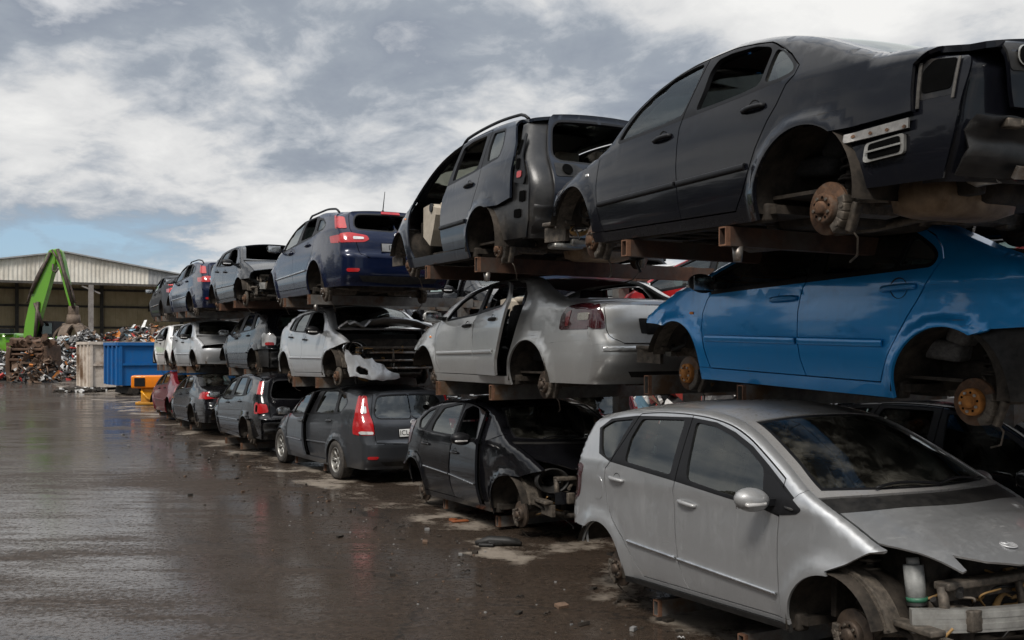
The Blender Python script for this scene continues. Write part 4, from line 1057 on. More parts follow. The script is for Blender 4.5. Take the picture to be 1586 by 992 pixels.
ESTATE_BLUE = spec(W=1.80, near=1, hatch=True,
    top=[(3.01, .68), (2.92, .77), (2.59, .88), (2.34, .955), (2.10, 1.05), (1.92, 1.18), (1.63, 1.335), (1.33, 1.40), (1.03, 1.425), (.3, 1.425), (-.44, 1.365), (-.62, 1.34)],
    belt=[(3.05, .66), (2.5, .88), (2.2, .93), (1.1, 1.02), (.28, 1.06), (-.2, 1.11), (-.8, 1.12)],
    re=[(-.62, 1.34), (-.76, 1.18), (-.88, 1.04), (-.94, .92), (-.96, .74), (-1.02, .68), (-1.02, .48), (-.92, .28)], rbow=[(.14, 1.34), (.18, 1.05), (.24, .7), (.22, .28)],
    fe=[(3.01, .68), (3.03, .6), (3.0, .3)], fa=(2.66, .32, .36), ra=(-.02, .33, .372), zs=.22, zd=.33, g1=[(2.26, .92), (2.36, .8), (2.34, .58), (2.22, .40), (2.18, .33)],
    g2=[(1.13, 1.01), (1.28, .88), (1.27, .62), (1.20, .36), (1.19, .33)], x2t=.97, g3=[(.20, 1.35), (.13, 1.2), (.10, 1.08), (.17, .82), (.42, .62), (.47, .33)], x3t=.23,
    winf=[(2.0, .98), (1.88, 1.15), (1.55, 1.33), (1.3, 1.37), (1.03, 1.375), (1.06, 1.2), (1.12, 1.04)], winr=[(.90, 1.06), (.91, 1.3), (.85, 1.37), (.31, 1.37), (.2, 1.18), (.27, 1.075)],
    winq=[(.05, 1.13), (.10, 1.31), (-.12, 1.29), (-.32, 1.20), (-.28, 1.15)], xfen=2.34, xc=2.30, xw=1.50, xg=.3, xb=-.2, lid=[(.80, 1.35), (.82, 1.08), (.70, .72), (.55, .66), (0, .655)], rwin=[(.70, 1.29), (.74, 1.09), (0, 1.07), (0, 1.31)], zcap=.66, rearglass=False,
    rbl=[(-1.1, .68), (-.5, .70), (-.25, .64), (0, .64)], rbump=True, bump_cut=[(.74, .42), (.66, .34), (0, .31), (0, .44)], handles=[(1.42, .90), (.42, .95)], mould=(2.25, .53, .46, .58, .03, 'chrome'), mirror=(2.12, 1.02, 'L', M_trim),
    lamps=[dict(mat=M_red, side=[(-.60, 1.30), (-.70, 1.30), (-.9, 1.08), (-.78, 1.10)], cap=[(1, 1.28), (.88, 1.26), (.86, 1.09), (1, 1.09)]),
           dict(mat=M_red, side=[(-.60, 1.0), (-.66, .90), (-.97, .88), (-.97, 1.0)], cap=[(1, .88), (1, 1.01), (.86, 1.03), (.56, .99), (.52, .93), (.62, .89)], sub=[dict(mat=M_clear, cap=[(.8, .925), (.8, .97), (.62, .96), (.62, .93)])]),
           dict(mat=M_red, cap=[(.93, .47), (.93, .52), (.72, .52), (.74, .47)], name='rear_reflector', parent='rbump')],
    badge=(0.0, 1.0), plate=(0, .82, M_greyplate, 'I7C·XIE'), rails=(1.2, -.5), aerial=(-.35, -.05), brakelight=1.315, noglass=('winrL', 'winrR'), dx={'r': -.1, 'f': -.05}, droop=.24, fl=.03)
ESTATE_BLUE['fbl'] = [(2.66, .55), (3.1, .55)]

HATCH_CRASHED = spec(W=1.74, near=-1, hatch=True,
    top=[(3.10, .74), (2.9, .83), (2.7, .90), (2.48, .97), (2.3, 1.08), (2.16, 1.17), (1.98, 1.27), (1.81, 1.325), (1.5, 1.36), (1.27, 1.37), (.6, 1.345), (.15, 1.25), (-.10, 1.13)],
    belt=[(3.1, .72), (2.5, .93), (2.1, .92), (1.15, .96), (.55, 1.0), (.2, 1.02), (-.3, 1.03)], re=[(-.10, 1.13), (-.22, 1.02), (-.28, .9), (-.30, .66), (-.42, .6), (-.4, .3)], rbow=[(.14, 1.13), (.2, .9), (.22, .3)], fe=[(3.10, .74), (3.1, .66), (3.0, .3)],
    fa=(2.50, .30, .35), ra=(.05, .31, .355), zs=.225, zd=.295, g1=[(2.26, .92), (2.24, .84), (2.17, .66), (2.14, .295)], g2=[(1.11, .97), (1.04, .81), (1.06, .53), (1.12, .295)], x2t=1.16,
    g3=[(.42, 1.265), (.34, 1.15), (.26, 1.02), (.235, .82), (.39, .54), (.52, .295)], x3t=.46, winf=[(1.20, .985), (1.21, 1.11), (1.26, 1.285), (1.5, 1.295), (1.76, 1.255), (1.98, 1.11), (2.08, .945)],
    winr=[(.54, 1.015), (.56, 1.15), (.72, 1.27), (1.12, 1.29), (1.11, 1.17), (1.06, .985)], winq=[(.24, 1.05), (.32, 1.16), (.42, 1.22), (.46, 1.2), (.42, 1.03)], q_in='door',
    xfen=2.42, xc=2.42, xw=1.78, xg=.3, xb=0, bowF=.18, lid=[(.84, 1.14), (.82, .62), (0, .6)], rwin=[(.74, 1.09), (.72, .95), (0, .93), (0, 1.10)], rbl=[(-.5, .58), (0, .58)], zcap=.58, rbump=True,
    handles=[(1.22, .84), (.42, .90)], handle_black=True, mould=(2.12, .53, .38, .55, .035, 'body'), mirror=(1.96, .96, 'R', M_trim), noglass=('winfR',), bonnet=False, droop=.24, fl=.03)
HATCH_CRASHED['fbl'] = [(2.50, .66), (2.7, .70), (2.9, .74), (3.2, .8)]

ESTATE_GREY = spec(W=1.78, near=1, hatch=True,
    top=[(3.02, .66), (2.92, .77), (2.69, .89), (2.4, .965), (2.2, 1.02), (2.03, 1.10), (1.87, 1.205), (1.61, 1.325), (1.26, 1.405), (.89, 1.455), (.23, 1.475), (-.3, 1.445), (-.60, 1.41)],
    belt=[(3.05, .64), (2.4, .92), (2.2, .94), (1.3, 1.0), (.28, 1.06), (-.2, 1.11), (-.7, 1.12)], re=[(-.60, 1.41), (-.66, 1.25), (-.72, 1.08), (-.78, .95), (-.80, .70), (-.86, .66), (-.86, .45), (-.78, .28)], rbow=[(.13, 1.41), (.17, 1.05), (.24, .65), (.2, .28)],
    fe=[(3.02, .66), (3.04, .6), (3.0, .3)], fa=(2.60, .32, .365), ra=(-.02, .32, .362), zs=.23, zd=.315, g1=[(2.22, .93), (2.30, .78), (2.24, .54), (2.14, .315)], g2=[(1.25, .99), (1.34, .85), (1.29, .61), (1.17, .315)], x2t=1.08,
    g3=[(.20, 1.40), (.16, 1.2), (.13, 1.06), (.18, .82), (.44, .58), (.48, .315)], x3t=.22, winf=[(1.95, .985), (1.84, 1.15), (1.53, 1.315), (1.2, 1.375), (1.22, 1.21), (1.28, 1.03)], winr=[(1.0, 1.045), (.96, 1.25), (.88, 1.395), (.33, 1.41), (.25, 1.22), (.28, 1.07)],
    winq=[(.02, 1.09), (.08, 1.26), (.08, 1.385), (-.10, 1.37), (-.26, 1.26), (-.14, 1.13)], xfen=2.32, xc=2.30, xw=1.42, xg=.3, xb=-.2, lid=[(.78, 1.42), (.80, 1.08), (.76, .68), (0, .655)], rwin=[(.70, 1.35), (.74, 1.05), (0, 1.03), (0, 1.37)], zcap=.66,
    rbl=[(-.9, .66), (-.4, .66), (-.2, .63), (0, .63)], rbump=True, bump_cut=[(.72, .40), (.60, .33), (0, .31), (0, .40)], handles=[(1.42, .88), (.42, .94)], mould=(2.24, .545, .47, .58, .03, 'body'), mirror=(2.08, 1.0, 'L'), badge=(0, .97), plate=(0.0, .82, M_white, 'ICL1NXXIE'),
    lamps=[dict(mat=M_red, side=[(-.56, 1.38), (-.66, 1.38), (-.82, 1.05), (-.82, .79), (-.60, .80), (-.58, .95), (-.62, 1.1)], cap=[(1, 1.38), (.90, 1.37), (.80, 1.0), (.78, .80), (1, .80)], off=.008, sub=[dict(mat=M_clear, cap=[(1, .81), (.80, .81), (.80, .85), (1, .86)]), dict(mat=M_clear, cap=[(.97, 1.12), (.88, 1.12), (.9, 1.22), (.97, 1.22)])]),
           dict(mat=M_red, cap=[(.93, .44), (.93, .485), (.74, .485), (.76, .44)], name='rear_reflector', parent='rbump')], wheels=True, fl=.03, glass=M_glass, hs=.95, rgm=M_glass)
ESTATE_GREY['fbl'] = [(2.60, .55), (3.1, .55)]
# ---------------------------------------------------------------- camera, sky, sun
UX, WX = Vector((-.486, .874, 0)), Vector((.874, .486, 0))       # along the row (away), and into the rack
def px(x, y, Y):                                                 # photo pixel at depth Y -> place in the yard
    return Vector(((x-793)/F_PX*Y, Y, H_CAM-(y-539)/F_PX*Y))
cam = bpy.data.cameras.new('camera'); camo = bpy.data.objects.new('camera', cam); COL.objects.link(camo); SC.camera = camo
cam.sensor_width = 36; cam.lens = 36*F_PX/1586; cam.shift_y = 43/1586; cam.clip_end = 3000; cam.clip_start = .05
camo.location = (0, 0, H_CAM); camo.rotation_euler = (R(90), 0, 0)
CLOUD_LOC = (12.7, 5.5, 1)
SUN_EL, SUN_AZ = 48, 205        # azimuth clockwise from +Y (the view direction)
w = bpy.data.worlds.new('World'); SC.world = w; w.use_nodes = True; nt = w.node_tree; nt.nodes.clear()
out = N(nt, 'ShaderNodeOutputWorld'); bg = N(nt, 'ShaderNodeBackground'); bg.inputs[1].default_value = .10; nt.links.new(bg.outputs[0], out.inputs[0])
sky = N(nt, 'ShaderNodeTexSky', sky_type='NISHITA'); sky.sun_disc = False; sky.sun_elevation = R(SUN_EL); sky.sun_rotation = R(SUN_AZ)
sky.air_density = 1.0; sky.dust_density = .6; sky.ozone_density = 1.5
tc = N(nt, 'ShaderNodeTexCoord'); sp = N(nt, 'ShaderNodeSeparateXYZ'); nt.links.new(tc.outputs['Generated'], sp.inputs[0])
zz = mth(nt, 'ADD', mth(nt, 'MAXIMUM', sp.outputs[2], 0.0), .30)
cx_ = mth(nt, 'DIVIDE', sp.outputs[0], zz); cy_ = mth(nt, 'DIVIDE', sp.outputs[1], zz)
cb = N(nt, 'ShaderNodeCombineXYZ'); nt.links.new(cx_, cb.inputs[0]); nt.links.new(cy_, cb.inputs[1])
mpn = N(nt, 'ShaderNodeMapping'); nt.links.new(cb.outputs[0], mpn.inputs[0]); mpn.inputs['Location'].default_value = CLOUD_LOC; mpn.inputs['Rotation'].default_value = (0, 0, .45); mpn.inputs['Scale'].default_value = (1.0, 1.0, 1)
wrp = noise(nt, 1.6, 4, .55, vec=mpn.outputs[0]); wv = N(nt, 'ShaderNodeVectorMath', operation='MULTIPLY_ADD'); nt.links.new(wrp.outputs['Color'], wv.inputs[0]); wv.inputs[1].default_value = (.26, .26, 0); nt.links.new(mpn.outputs[0], wv.inputs[2])
n0 = noise(nt, .75, 2, .5, vec=wv.outputs[0]); n1 = noise(nt, 1.9, 10, .58, vec=wv.outputs[0])
n2 = noise(nt, 6.5, 9, .60, vec=wv.outputs[0])
mass = mth(nt, 'ADD', mth(nt, 'MULTIPLY', n1.outputs[0], .62), mth(nt, 'ADD', mth(nt, 'MULTIPLY', n2.outputs[0], .17), mth(nt, 'MULTIPLY', n0.outputs[0], .36)))
cloud = ramp(nt, mass, [(.42, (3.3, 3.35, 3.45)), (.485, (1.38, 1.56, 1.86)), (.53, (1.60, 1.79, 2.06)), (.56, (2.34, 2.48, 2.68)), (.60, (3.4, 3.42, 3.44)), (.69, (4.3, 4.28, 4.2))])
# thin, broken cover near the horizon lets the blue through
cov = mth(nt, 'ADD', mass, mth(nt, 'MULTIPLY', mth(nt, 'MINIMUM', sp.outputs[2], .30), 1.15))
covr = ramp(nt, cov, [(.575, 0.0), (.70, 1.0)])
haz = mixc(nt, .82, sky.outputs[0], (1.30, 1.95, 2.62))
skyc = mixc(nt, covr.outputs[0], haz, cloud.outputs[0])
# the overcast is brightest overhead
zen = mth(nt, 'ADD', 1.0, mth(nt, 'MULTIPLY', mth(nt, 'MAXIMUM', mth(nt, 'SUBTRACT', sp.outputs[2], .42), 0.0), 3.6))
fin = N(nt, 'ShaderNodeVectorMath', operation='SCALE'); nt.links.new(skyc, fin.inputs[0]); nt.links.new(zen, fin.inputs[3])
nt.links.new(fin.outputs[0], bg.inputs[0])
sl = bpy.data.lights.new('sun', 'SUN'); sl.energy = 1.5; sl.angle = R(14); sl.color = (1, .95, .88); so = bpy.data.objects.new('sun', sl); COL.objects.link(so)
az = R(SUN_AZ); d = Vector((math.sin(az)*math.cos(R(SUN_EL)), math.cos(az)*math.cos(R(SUN_EL)), math.sin(R(SUN_EL))))
so.rotation_euler = d.to_track_quat('Z', 'Y').to_euler(); so.location = d*40
SC.view_settings.view_transform = 'Standard'; SC.view_settings.look = 'None'; SC.view_settings.exposure = 1.08; SC.view_settings.gamma = 1
SC.cycles.max_bounces = 8; SC.cycles.transparent_max_bounces = 16; SC.cycles.diffuse_bounces = 3; SC.cycles.glossy_bounces = 4
SC.cycles.use_denoising = True; SC.cycles.sample_clamp_indirect = 6

# ---------------------------------------------------------------- wet yard
def make_ground():
    m, nt, b = new_mat('wet_asphalt')
    tc = N(nt, 'ShaderNodeTexCoord'); P = tc.outputs['Object']
    mp = N(nt, 'ShaderNodeMapping'); nt.links.new(P, mp.inputs[0]); mp.inputs['Rotation'].default_value = (0, 0, -math.atan2(.874, -.486)); mp.inputs['Scale'].default_value = (.35, 1, 1)
    big = noise(nt, .22, 5, .6, vec=mp.outputs[0]); mid = noise(nt, 1.1, 7, .66, vec=mp.outputs[0]); fine = noise(nt, 16, 6, .75, vec=P); grit = noise(nt, 48, 4, .75, vec=P)
    streak = N(nt, 'ShaderNodeMapping'); nt.links.new(P, streak.inputs[0]); streak.inputs['Scale'].default_value = (.5, 2.6, 1); st = noise(nt, 1.6, 7, .7, vec=streak.outputs[0])
    wet = mth(nt, 'ADD', mth(nt, 'MULTIPLY', big.outputs[0], .55), mth(nt, 'ADD', mth(nt, 'MULTIPLY', mid.outputs[0], .25), mth(nt, 'MULTIPLY', st.outputs[0], .30)))
    # pale concrete apron along the foot of the racks
    sp = N(nt, 'ShaderNodeSeparateXYZ'); nt.links.new(P, sp.inputs[0])
    across = mth(nt, 'ADD', mth(nt, 'MULTIPLY', sp.outputs[0], .874), mth(nt, 'MULTIPLY', sp.outputs[1], .486))
    a2 = mth(nt, 'ADD', across, mth(nt, 'MULTIPLY', mth(nt, 'SUBTRACT', mid.outputs[0], .5), 1.7))
    a3 = mth(nt, 'ADD', a2, mth(nt, 'MULTIPLY', mth(nt, 'SUBTRACT', fine.outputs[0], .5), .25))
    apron = ramp(nt, mth(nt, 'MULTIPLY', mth(nt, 'SUBTRACT', a3, 4.55), 1.0), [(.0, 0.0), (.10, 1.0)]).outputs[0]
    mid2 = noise(nt, .85, 8, .64, vec=P); stain = ramp(nt, mth(nt, 'ADD', mth(nt, 'MULTIPLY', mid2.outputs[0], .8), mth(nt, 'MULTIPLY', fine.outputs[0], .2)), [(.425, 1.0), (.50, 0.0)]).outputs[0]
    apron = mth(nt, 'MULTIPLY', apron, stain)
    tar = mixc(nt, ramp(nt, fine.outputs[0], [(.35, 0.0), (.7, 1.0)]).outputs[0], (.011, .0075, .005), (.060, .041, .028))
    tar = mixc(nt, ramp(nt, mid.outputs[0], [(.45, 0.0), (.7, 1.0)]).outputs[0], tar, (.034, .0245, .0175))
    tar = mixc(nt, ramp(nt, grit.outputs[0], [(.66, 0.0), (.74, 1.0)]).outputs[0], tar, (.12, .105, .09))
    conc = mixc(nt, ramp(nt, fine.outputs[0], [(.3, 0.0), (.75, 1.0)]).outputs[0], (.15, .125, .10), (.27, .235, .195))
    vo = N(nt, 'ShaderNodeTexVoronoi', feature='DISTANCE_TO_EDGE'); vo.inputs['Scale'].default_value = .33
    wv = N(nt, 'ShaderNodeVectorMath', operation='MULTIPLY_ADD'); nt.links.new(mid.outputs['Color'], wv.inputs[0]); wv.inputs[1].default_value = (1.3, 1.3, 0); nt.links.new(P, wv.inputs[2]); nt.links.new(wv.outputs[0], vo.inputs['Vector'])
    crack = ramp(nt, mth(nt, 'ADD', vo.outputs['Distance'], mth(nt, 'MULTIPLY', fine.outputs[0], .012)), [(.006, 1.0), (.016, 0.0)]).outputs[0]
    crack = mth(nt, 'MULTIPLY', crack, ramp(nt, big.outputs[0], [(.48, 0.0), (.60, 1.0)]).outputs[0])
    tar = mixc(nt, crack, tar, (.008, .007, .006))
    nt.links.new(mixc(nt, apron, tar, conc), b.inputs['Base Color'])
    b.inputs['Roughness'].default_value = .7; b.inputs['Specular IOR Level'].default_value = .15
    dry = ramp(nt, wet, [(.42, 1.0), (.50, .45), (.58, .10)]).outputs[0]
    gr2 = noise(nt, 26, 5, .75, vec=P); peb = mth(nt, 'ADD', mth(nt, 'MULTIPLY', gr2.outputs[0], .6), mth(nt, 'SUBTRACT', mth(nt, 'MULTIPLY', fine.outputs[0], .4), mth(nt, 'MULTIPLY', dry, .16)))
    ptc = mth(nt, 'ADD', mth(nt, 'MULTIPLY', st.outputs[0], .45), mth(nt, 'ADD', mth(nt, 'MULTIPLY', mid.outputs[0], .40), mth(nt, 'MULTIPLY', fine.outputs[0], .15)))
    pud = ramp(nt, ptc, [(.44, 0.0), (.485, .55), (.56, 1.0)]).outputs[0]
    film = mth(nt, 'MULTIPLY', ramp(nt, peb, [(.40, .16), (.495, 1.0)]).outputs[0], mth(nt, 'ADD', .62, mth(nt, 'MULTIPLY', pud, .38)))   # stones of the surface stand out of the water film
    nt.links.new(mth(nt, 'MULTIPLY', mth(nt, 'SUBTRACT', 1.0, mth(nt, 'MULTIPLY', apron, .75), clamp=True), mth(nt, 'MULTIPLY', film, mth(nt, 'SUBTRACT', 1.0, mth(nt, 'MULTIPLY', dry, .25), clamp=True))), b.inputs['Coat Weight'])
    nt.links.new(mth(nt, 'ADD', mth(nt, 'ADD', mth(nt, 'MULTIPLY', dry, .10), mth(nt, 'MULTIPLY', mth(nt, 'SUBTRACT', 1.0, pud), .17)), .035), b.inputs['Coat Roughness']); b.inputs['Coat IOR'].default_value = 1.45
    hgt = mth(nt, 'ADD', mth(nt, 'MULTIPLY', fine.outputs[0], .6), mth(nt, 'ADD', mth(nt, 'MULTIPLY', grit.outputs[0], .45), mth(nt, 'MULTIPLY', st.outputs[0], .22)))
    n = N(nt, 'ShaderNodeBump'); n.inputs['Distance'].default_value = .012; n.inputs['Strength'].default_value = .9
    nt.links.new(hgt, n.inputs['Height']); nt.links.new(n.outputs[0], b.inputs['Normal'])
    n2 = N(nt, 'ShaderNodeBump'); n2.inputs['Distance'].default_value = .012
    nt.links.new(hgt, n2.inputs['Height']); nt.links.new(mth(nt, 'ADD', mth(nt, 'MULTIPLY', dry, .34), .05), n2.inputs['Strength']); nt.links.new(n2.outputs[0], b.inputs['Coat Normal'])
    bm = bmesh.new(); s = 1500
    vs = [bm.verts.new(p) for p in ((-s, -60, 0), (s, -60, 0), (s, 2600, 0), (-s, 2600, 0))]; bm.faces.new(vs)
    me = bpy.data.meshes.new('ground'); bm.to_mesh(me); bm.free()
    tag(link('ground', me, None, [m]), 'dark wet asphalt yard with shallow puddles', 'ground', None, 'structure')
make_ground()

# ---------------------------------------------------------------- trees and heaps closing the other side of the yard (they darken what the paint reflects)
def make_treeline():
    m, nt, b = new_mat('dark_leaves'); n = noise(nt, .8, 4, .6)
    nt.links.new(ramp(nt, n.outputs[0], [(.35, (.018, .026, .012)), (.7, (.055, .062, .028))]).outputs[0], b.inputs['Base Color']); b.inputs['Roughness'].default_value = .8
    rnd = np.random.default_rng(5); V = []; F = []
    for k in range(46):
        a = -26+k*1.9+rnd.uniform(-.6, .6); c = -15+rnd.uniform(-2.5, 2.0); h = rnd.uniform(5.0, 9.5); r = rnd.uniform(1.6, 2.6); p = UX*a+WX*c
        for q in range(420):
            d = rnd.normal(size=3); d /= np.linalg.norm(d); rr = rnd.uniform(.45, 1.0)
            z = h*.56+d[2]*rr*h*.44; w_ = r*rr*(1-.35*(z/h)); ctr = np.array([p.x+d[0]*w_, p.y+d[1]*w_, max(.2, z)])
            u = rnd.normal(size=3); u /= np.linalg.norm(u); v = np.cross(u, rnd.normal(size=3)); v /= np.linalg.norm(v); s_ = rnd.uniform(.15, .42); i = len(V)
            V += [ctr-u*s_-v*s_*.5, ctr+u*s_-v*s_*.5, ctr+u*s_*.8+v*s_*.6, ctr-u*s_*.7+v*s_*.6]; F.append((i, i+1, i+2, i+3))
    me = bpy.data.meshes.new('treeline'); me.from_pydata([tuple(x) for x in V], [], F)
    tag(link('treeline', me, None, [m]), 'dark belt of trees along the opposite side of the yard', 'treeline', None, 'stuff')
# ---------------------------------------------------------------- bared front and rear ends
M_valance = rough_mat('black_sealed_metal', (.006, .006, .007), (.022, .021, .020), 5, .32, .0, .3, c3=(.05, .044, .038))
def front_guts(root, X, S, seed=1, beam=None, lamps=True, xfront=None, bw=.60):
    rnd = random.Random(seed); fx = S['fa'][0]; hw = X.hw
    xf = xfront if xfront is not None else fx+.62
    zt = float(X.zt(np.array([min(xf, X.xF)]))[0])
    # crash beam on two rail ends
    zb = .46
    if beam != 'none':
        b = MB(); f = lambda y: xf+.14-.16*(y/.6)**2; ys_ = np.linspace(-bw, bw, 15)
        b.loft([(f(y), y, zb) for y in ys_], (0, 0, 1), .05, .125)
        b.loft([(f(y)+.026, y, zb+.028) for y in ys_], (0, 0, 1), .008, .03); b.loft([(f(y)+.026, y, zb-.03) for y in ys_], (0, 0, 1), .008, .03)
        for y in (-.47, .47):
            b.lathe([(.001, 0), (.022, 0), (.022, .004)], (f(y)+.026, y, zb), 'X', 12, 1)
        b.build('crash_beam', [beam or M_alu, M_holeshade], root)
    for y in (-.46, .46): b = MB(); b.box((xf-.12, y, zb), (.42, .09, .12), bev=.015); b.build('chassis_rail', M_cast, root)
    # slam panel across the top, radiator with fins, fan shroud
    b = MB(); b.box((xf-.04, 0, zt-.10), (.10, 1.16, .045), bev=.012); b.box((xf-.07, 0, zt-.15), (.03, 1.1, .08))
    for y in (-.57, .57): b.tube([(xf-.04, y, zt-.1), (xf-.02, y*1.0, zt-.28), (xf-.06, y*.95, zb)], .028, 8)
    b.tube([(xf+.0, -.02, zt-.12), (xf+.03, -.02, zt-.3), (xf+.02, -.02, zb)], .02, 8)
    b.build('slam_panel', M_cast, root)
    b = MB(); b.box((xf-.12, 0, (zt+zb)/2-.06), (.04, .78, zt-zb-.10))
    for k in range(14):
        z = zb-.02+(zt-zb-.14)*k/13; b.box((xf-.095, 0, z), (.012, .76, .008))
    for y in (-.41, .41): b.box((xf-.11, y, (zt+zb)/2-.06), (.06, .05, zt-zb-.06), bev=.01)
    b.build('radiator', M_plastic, root)
    b = MB(); b.box((xf-.02, 0, .27), (.12, .9, .05), bev=.02); b.box((xf-.18, 0, .26), (.4, .7, .03)); 
    b.tube([(xf, -.5, .28), (xf-.05, -.66, .33), (xf-.25, -.70, .38)], .02, 8)
    b.build('undertray', M_under, root)
    if lamps:
        for y in (-.60, .60):
            b = MB(); zc = zt-.12
            b.lathe([(.05, -.10), (.105, -.02), (.118, .03), (.128, .035), (.135, .02), (.12, -.06), (.06, -.12)], (xf-.05, y, zc), 'X', 24, 0)
            b.lathe([(.001, -.09), (.05, -.08), (.055, -.06)], (xf-.05, y, zc), 'X', 16, 1)
            for v in b.bm.verts: v.co.y = y+(v.co.y-y)*1.28; v.co.x -= abs(v.co.y)*.30-.15 if True else 0
            b.build('headlamp_bucket', [M_plastic, M_holeshade], root)
    # battery, bottles, hoses and looms in the engine bay
    b = MB()
    for k in range(26):
        x = rnd.uniform(fx-.32, xf-.10); y = rnd.uniform(-.60, .60); z = zt-rnd.uniform(.16, .40)
        if rnd.random() < .5: b.box((x, y, z), (rnd.uniform(.05, .16), rnd.uniform(.05, .18), rnd.uniform(.04, .13)), rnd.uniform(-.4, .4), rnd.choice((0, 1, 0, 2)), bev=.02)
        else: b.cyl((x, y, z-.08), (x+rnd.uniform(-.05, .05), y, z+.08), rnd.uniform(.02, .05), seg=14, mi=rnd.choice((0, 1, 0, 2)))
    b.box((fx, 0, zt-.36), (.7, .8, .24), bev=.04, mi=1)
    b.build('engine', [M_plastic, M_cast, M_alu], root)
    b = MB()
    for k in range(34):
        y = rnd.uniform(-.66, .66); x = xf+rnd.uniform(-.15, .06); z = rnd.uniform(.40, zt-.10)
        pts = [(x, y, z)]
        for j in range(4): pts.append((pts[-1][0]+rnd.uniform(-.12, .06), max(-.66, min(.66, pts[-1][1]+rnd.uniform(-.16, .16))), pts[-1][2]+rnd.uniform(-.12, .07)))
        pts = chaikin(pts, 2, False)
        b.tube([tuple(p) for p in pts], rnd.choice((.006, .008, .012, .02)), 6, rnd.choice((0, 0, 1, 2)))
    b.build('wiring_loom', [M_plastic, M_cast, M_hose], root)
    # bare wing rails over the wheels
    for sg in (1, -1):
        b = MB(); r = S['fa'][2]; cz = S['fa'][1]; y = sg*(hw-.14)
        q = np.linspace(1.9, .2, 12); pts = [(fx+(r+.03)*math.cos(t), y, cz+(r+.03)*math.sin(t)) for t in q]
        pts = [p for p in pts if p[0] > fx-.12]
        b.loft(pts, [(p[0]-fx, 0, p[2]-cz) for p in pts], .13, .016); b.loft([(p[0], y+sg*.05, p[2]+.012) for p in pts], [(p[0]-fx, 0, p[2]-cz) for p in pts], .02, .03)
        e = pts[-1]; b.box((e[0]+.13, y*.96, e[2]+.05), (.34, .10, .035), Matrix.Rotation(sg*.15, 3, 'Z'), bev=.01); b.box((e[0]+.2, y*.93, e[2]-.03), (.3, .04, .12), Matrix.Rotation(sg*.15, 3, 'Z'))
        b.build('wing_rail', S.get('railm', M_cast), root)

def rear_guts(root, X, S, seed=1, lamp=True):
    """bare tail: a folded, dented valance with a torn lip, tags and the bumper rail"""
    rc = X.cap(True); hw = X.hw; z0 = S['re'][-1][1]+.02
    lp = dense([(-.93*hw, z0), (.93*hw, z0), (.95*hw, .60), (-.95*hw, .60)], .04, True)
    def L(v, z):
        q = rc(v, z)*[1, .96, 1]; k = np.sin((z-.30)*38)*.012+np.where((z > .44) & (z < .50), -.030, 0)+np.where(z > .575, -.025, 0)+.02*np.sin(v*9+z*7)
        q[..., 0] = q[..., 0]+.075+k; return q
    o = panel_obj('rear_valance', [sheet([lp], lambda C: inside(C, lp), L, .04, us=None, th=.015, ref=(-1, 0, 0))], [S.get('rpm2', M_valance)], root); crumple(o, .022, 6.5, seed=seed)
    lp2 = dense([(-.80*hw, .335), (.62*hw, .335), (.60*hw, .385), (-.80*hw, .395)], .04, True)
    def L2(v, z): q = rc(v, z)*[1, .97, 1]; q[..., 0] = q[..., 0]+.02+.01*np.sin(v*12); return q
    o = panel_obj('bumper_rail', [sheet([lp2], lambda C: inside(C, lp2), L2, .05, th=.03, ref=(-1, 0, 0))], [M_steel], root); crumple(o, .012, 6, seed=seed+3)
    rnd = random.Random(seed)
    for k in range(4):
        y = rnd.uniform(-.6, .6); z = rnd.uniform(.42, .58); p = rc(np.array([y]), np.array([z]))[0]; b = MB(); b.box((0, 0, 0), (.05, rnd.uniform(.05, .12), rnd.uniform(.03, .06)), rnd.uniform(-.3, .3), bev=.008); t = b.build('bracket', M_cast, root); t.location = (p[0]+.05, y*.95, z)

def patch(root, X, name, mat, side=None, cap=None, sg=1, off=.006, th=.012, r=1, parent=None, shrink=.0):
    """a small plate lying on the body, outlined in side view (x, z) or on the tail (t, z)"""
    ss = []
    if side: lp = dense(rounded(side, .02) if r else np.array(side), .03, True); ss.append(sheet([lp], lambda C: inside(C, lp), X.side(sg), .05, th=th, off=off, ref=(0, sg, 0)))
    if cap:
        lp = dense(rounded(np.array(cap)*[X.hw*sg, 1], .02) if r else np.array(cap)*[X.hw*sg, 1], .03, True); ss.append(sheet([lp], lambda C: inside(C, lp), X.cap(True), .05, us=X.capv(), th=th, off=off, ref=(-1, 0, 0)))
    return panel_obj(name, ss, [mat], parent or root)

def crumple(o, amp, scale, box=None, seed=0):
    """dents a panel: pushes its vertices about with smooth noise inside an optional box"""
    from mathutils import noise as mn
    for v in o.data.vertices:
        p = v.co
        if box and not all(box[i][0] <= p[i] <= box[i][1] for i in range(3)): continue
        n = mn.noise_vector(p*scale+Vector((seed, seed*2, 0)))
        v.co = p+n*amp
    o.data.update()
    me = o.data
    me.normals_split_custom_set_from_vertices([tuple(v.normal) for v in me.vertices])
